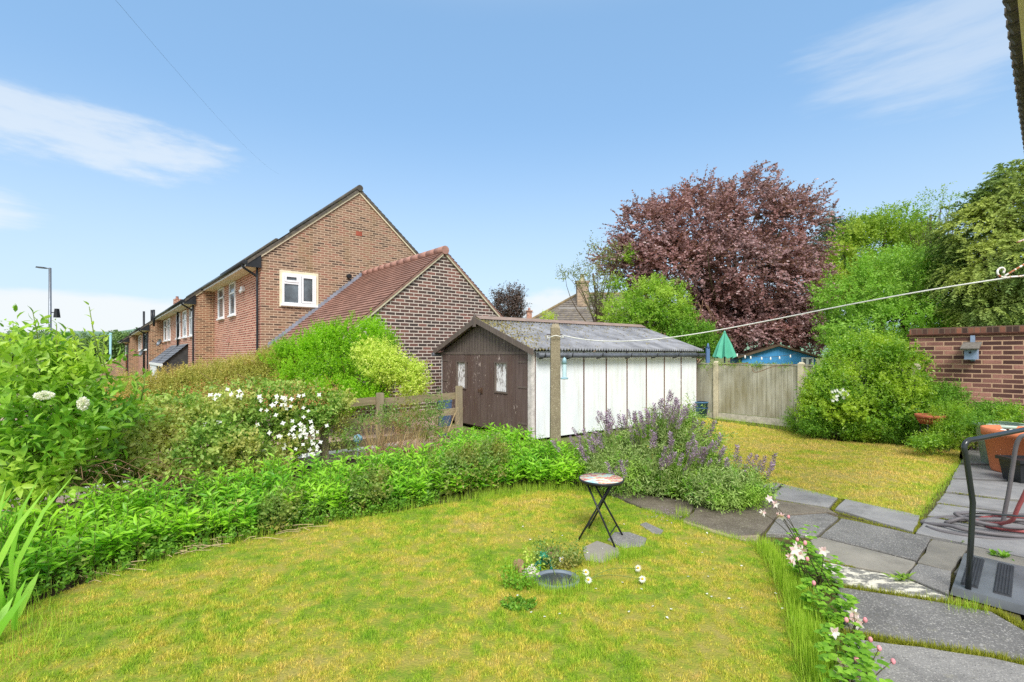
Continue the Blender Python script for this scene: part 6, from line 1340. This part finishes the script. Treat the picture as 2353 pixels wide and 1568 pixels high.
for x, y, n, rad, mat, lab in ((1285, 1292, 260, .16, l_rose, 'pale flowering weeds behind the frog and bowl'), (1195, 1345, 110, .10, l_straw, 'low weeds left of the sunken bowl'), (1192, 1388, 110, .10, l_low, 'dark green clover patch in the lawn below the bowl'), (1230, 1302, 26, .05, l_yellow, 'yellowish weed between shell and frog')):
    p0 = G(x, y + 6); a = R.uniform(0, 6.28, n); q = np.sqrt(R.uniform(0, 1, n)); b_ = p0 + np.stack([np.cos(a) * q * rad, np.sin(a) * q * rad * .7, np.zeros(n)], 1)
    hgt = .04 if 'clover' in lab else .2
    c = sprig(b_, nrm(np.stack([np.cos(a) * .4, np.sin(a) * .4, np.ones(n)], 1)), R.uniform(.4, 1, n) * hgt, 6, .026, .018, jit=.5); t = thing('weed', lab, 'weed', p0); leaves('leaves', c, mat, t)
# fallen petals
n = 46; xs_, ys_ = R.uniform(1180, 1860, n), R.uniform(1200, 1420, n); c = leaf_co(np.array([G(x, y, .02) for x, y in zip(xs_, ys_)]), rv(n) * V3(1, 1, .1), np.tile(UP, (n, 1)) + .3 * rv(n), .022, .016)
n2 = 90; c2_ = leaf_co(np.array([G(1535 + R.normal() * 28, 1181 + R.normal() * 9, .03) for _ in range(n2)]), rv(n2) * V3(1, 1, .1), np.tile(UP, (n2, 1)) + .4 * rv(n2), .016, .011)
tag(leaves('fallen_petals', c, m_petal), kind='stuff'); tag(leaves('fallen_florets', c2_, m_purple), kind='stuff')

# ------------------------------------------------------------------ grass
def blades(p, h, wd, lean=.45, tpl=None):
    n = len(p); a = R.uniform(0, 6.28, n); l_ = np.abs(R.normal(size=n)) * lean
    d = nrm(np.stack([np.cos(a) * l_, np.sin(a) * l_, np.ones(n)], 1)); b = nrm(np.stack([-np.sin(a + R.normal(size=n)), np.cos(a + R.normal(size=n)), np.zeros(n)], 1))
    h = np.asarray(h)[:, None]; wd = np.asarray(wd)[:, None]
    return np.stack([p - b * wd * .5, p + b * wd * .5, p + d * h], 1)
def lawn_blades(poly, n, dens_near, name, mat):
    p = scatter(poly, n); dd = p[:, 1]; keep = R.uniform(size=n) < np.clip((dens_near / np.maximum(dd, .5)) ** 1.3, 0, 1); p = p[keep]
    for q in STONES: p = p[~inpoly(p, q)]
    ob = ((p[:, 0] - oc[0]) ** 2 + ((p[:, 1] - oc[1]) / .8) ** 2) > .155 ** 2; p = p[ob]; k = np.maximum(1, p[:, 1] / 4)
    tall = np.sin(p[:, 0] * 3.1 + 1) * np.sin(p[:, 1] * 2.7) * .25 + 1
    nz = .55 * vnoise(p[:, 0], p[:, 1], 16) + .45 * vnoise(p[:, 0], p[:, 1], 38, 3); q = R.uniform(size=len(p)) < np.clip((nz - .30) * 3.6, .05, 1); p, k, tall, nz = p[q], k[q], tall[q], nz[q]
    h = R.uniform(.011, .028, len(p)) * tall * np.minimum(k, 1.3) * (.45 + 1.1 * nz); c = blades(p, h, R.uniform(.003, .0055, len(p)) * k, 1.1)
    return tag(link(name, np_mesh(name, c, [(0, 1, 2)], mat)), kind='stuff')
near = [q for q in lawn_a]
lawn_blades([V3(q[0], max(q[1], 2.1), 0) for q in near], 640000, 2.9, 'lawn_grass', m_blade); lawn_blades(lawn_b, 230000, 7.0, 'lawn_grass', m_dryb)
# long grass: strip by the path, fringe under the border, around the pond and stones
pp_ = []; hh_ = []
def fringe(pts, n, wdt, h0, h1):
    pts = [G(*q) for q in pts]; seg = np.linalg.norm(np.diff(np.array(pts), axis=0), axis=1); cum = np.concatenate([[0], np.cumsum(seg)]); s = R.uniform(0, cum[-1], n); a = np.array(pts)
    p = np.stack([np.interp(s, cum, a[:, k]) for k in range(3)], 1) + np.stack([R.normal(size=n) * wdt, R.normal(size=n) * wdt, np.zeros(n)], 1); pp_.append(p); hh_.append(R.uniform(h0, h1, n))
fringe([(1752, 1262), (1790, 1310), (1822, 1380), (1850, 1470), (1885, 1580), (1900, 1640)], 4200, .035, .05, .16)
fringe([(1820, 1330), (1858, 1400), (1900, 1480), (1925, 1560)], 1100, .04, .05, .14)
fringe(LE[2:9], 3600, .06, .02, .11); fringe([(1090, 1150), (1200, 1128), (1340, 1126)], 900, .1, .04, .15); fringe([(-30, 1420), (80, 1440), (60, 1520), (-20, 1560)], 700, .14, .04, .16)
fringe([(1345, 1300), (1430, 1292), (1475, 1270)], 500, .04, .04, .12); fringe([(1215, 1350), (1270, 1368), (1330, 1360), (1340, 1330)], 900, .03, .03, .1); fringe([(1165, 1300), (1180, 1330)], 240, .03, .05, .13); fringe([(1410, 1270), (1430, 1285)], 260, .035, .06, .14)
fringe([(1486, 1176), (1564, 1202), (1634, 1228), (1711, 1246), (1765, 1262)], 1500, .03, .02, .06); fringe([(1560, 1188), (1580, 1192)], 120, .03, .05, .13)
fringe([(2205, 1060), (2160, 1125), (2108, 1192), (1960, 1154), (1800, 1122)], 2200, .03, .02, .06); fringe([(1645, 966), (1800, 988), (1870, 1004), (2010, 1018), (2205, 1030)], 3200, .07, .04, .14)
fringe([(2175, 1400), (2230, 1405), (2270, 1412)], 120, .03, .05, .12)
p = np.concatenate(pp_); h = np.concatenate(hh_); n = len(p); a = R.uniform(0, 6.28, n); l_ = np.abs(R.normal(size=n)) * .7
for q in STONES: k = ~inpoly(p, q); p, h, a, l_ = p[k], h[k], a[k], l_[k]
n = len(p)
c = leaf_co(p, np.stack([np.cos(a) * l_, np.sin(a) * l_, np.ones(n)], 1), np.stack([np.cos(a), np.sin(a), np.full(n, .3)], 1), h, np.maximum(.0025, h * .024), TB)
tag(link('long_grass', np_mesh('long_grass', c, FB, l_tuft)), kind='stuff')
pp_, hh_ = [], []
for ln in ([(1918, 1350), (2155, 1386), (2290, 1411), (2370, 1455)], [(1934, 1458), (2096, 1486), (2244, 1508), (2420, 1545)]): fringe(ln, 1700, .012, .015, .05)
for ln in ([(1930, 1150), (1914, 1172)], [(1914, 1176), (2100, 1228)], [(2118, 1190), (2102, 1226)], [(1776, 1150), (1906, 1172)], [(1884, 1290), (1960, 1306)], [(2175, 1130), (2420, 1168)], [(2155, 1158), (2420, 1200)], [(2133, 1188), (2300, 1216)], [(2112, 1188), (2205, 1066)], [(1925, 1190), (2030, 1212)]): fringe(ln, 420, .009, .006, .02)
p = np.concatenate(pp_); h = np.concatenate(hh_); c = blades(p, h * 1.2, np.full(len(p), .006), .8)
tag(link('joint_moss', np_mesh('joint_moss', c, [(0, 1, 2)], l_moss)), kind='stuff')
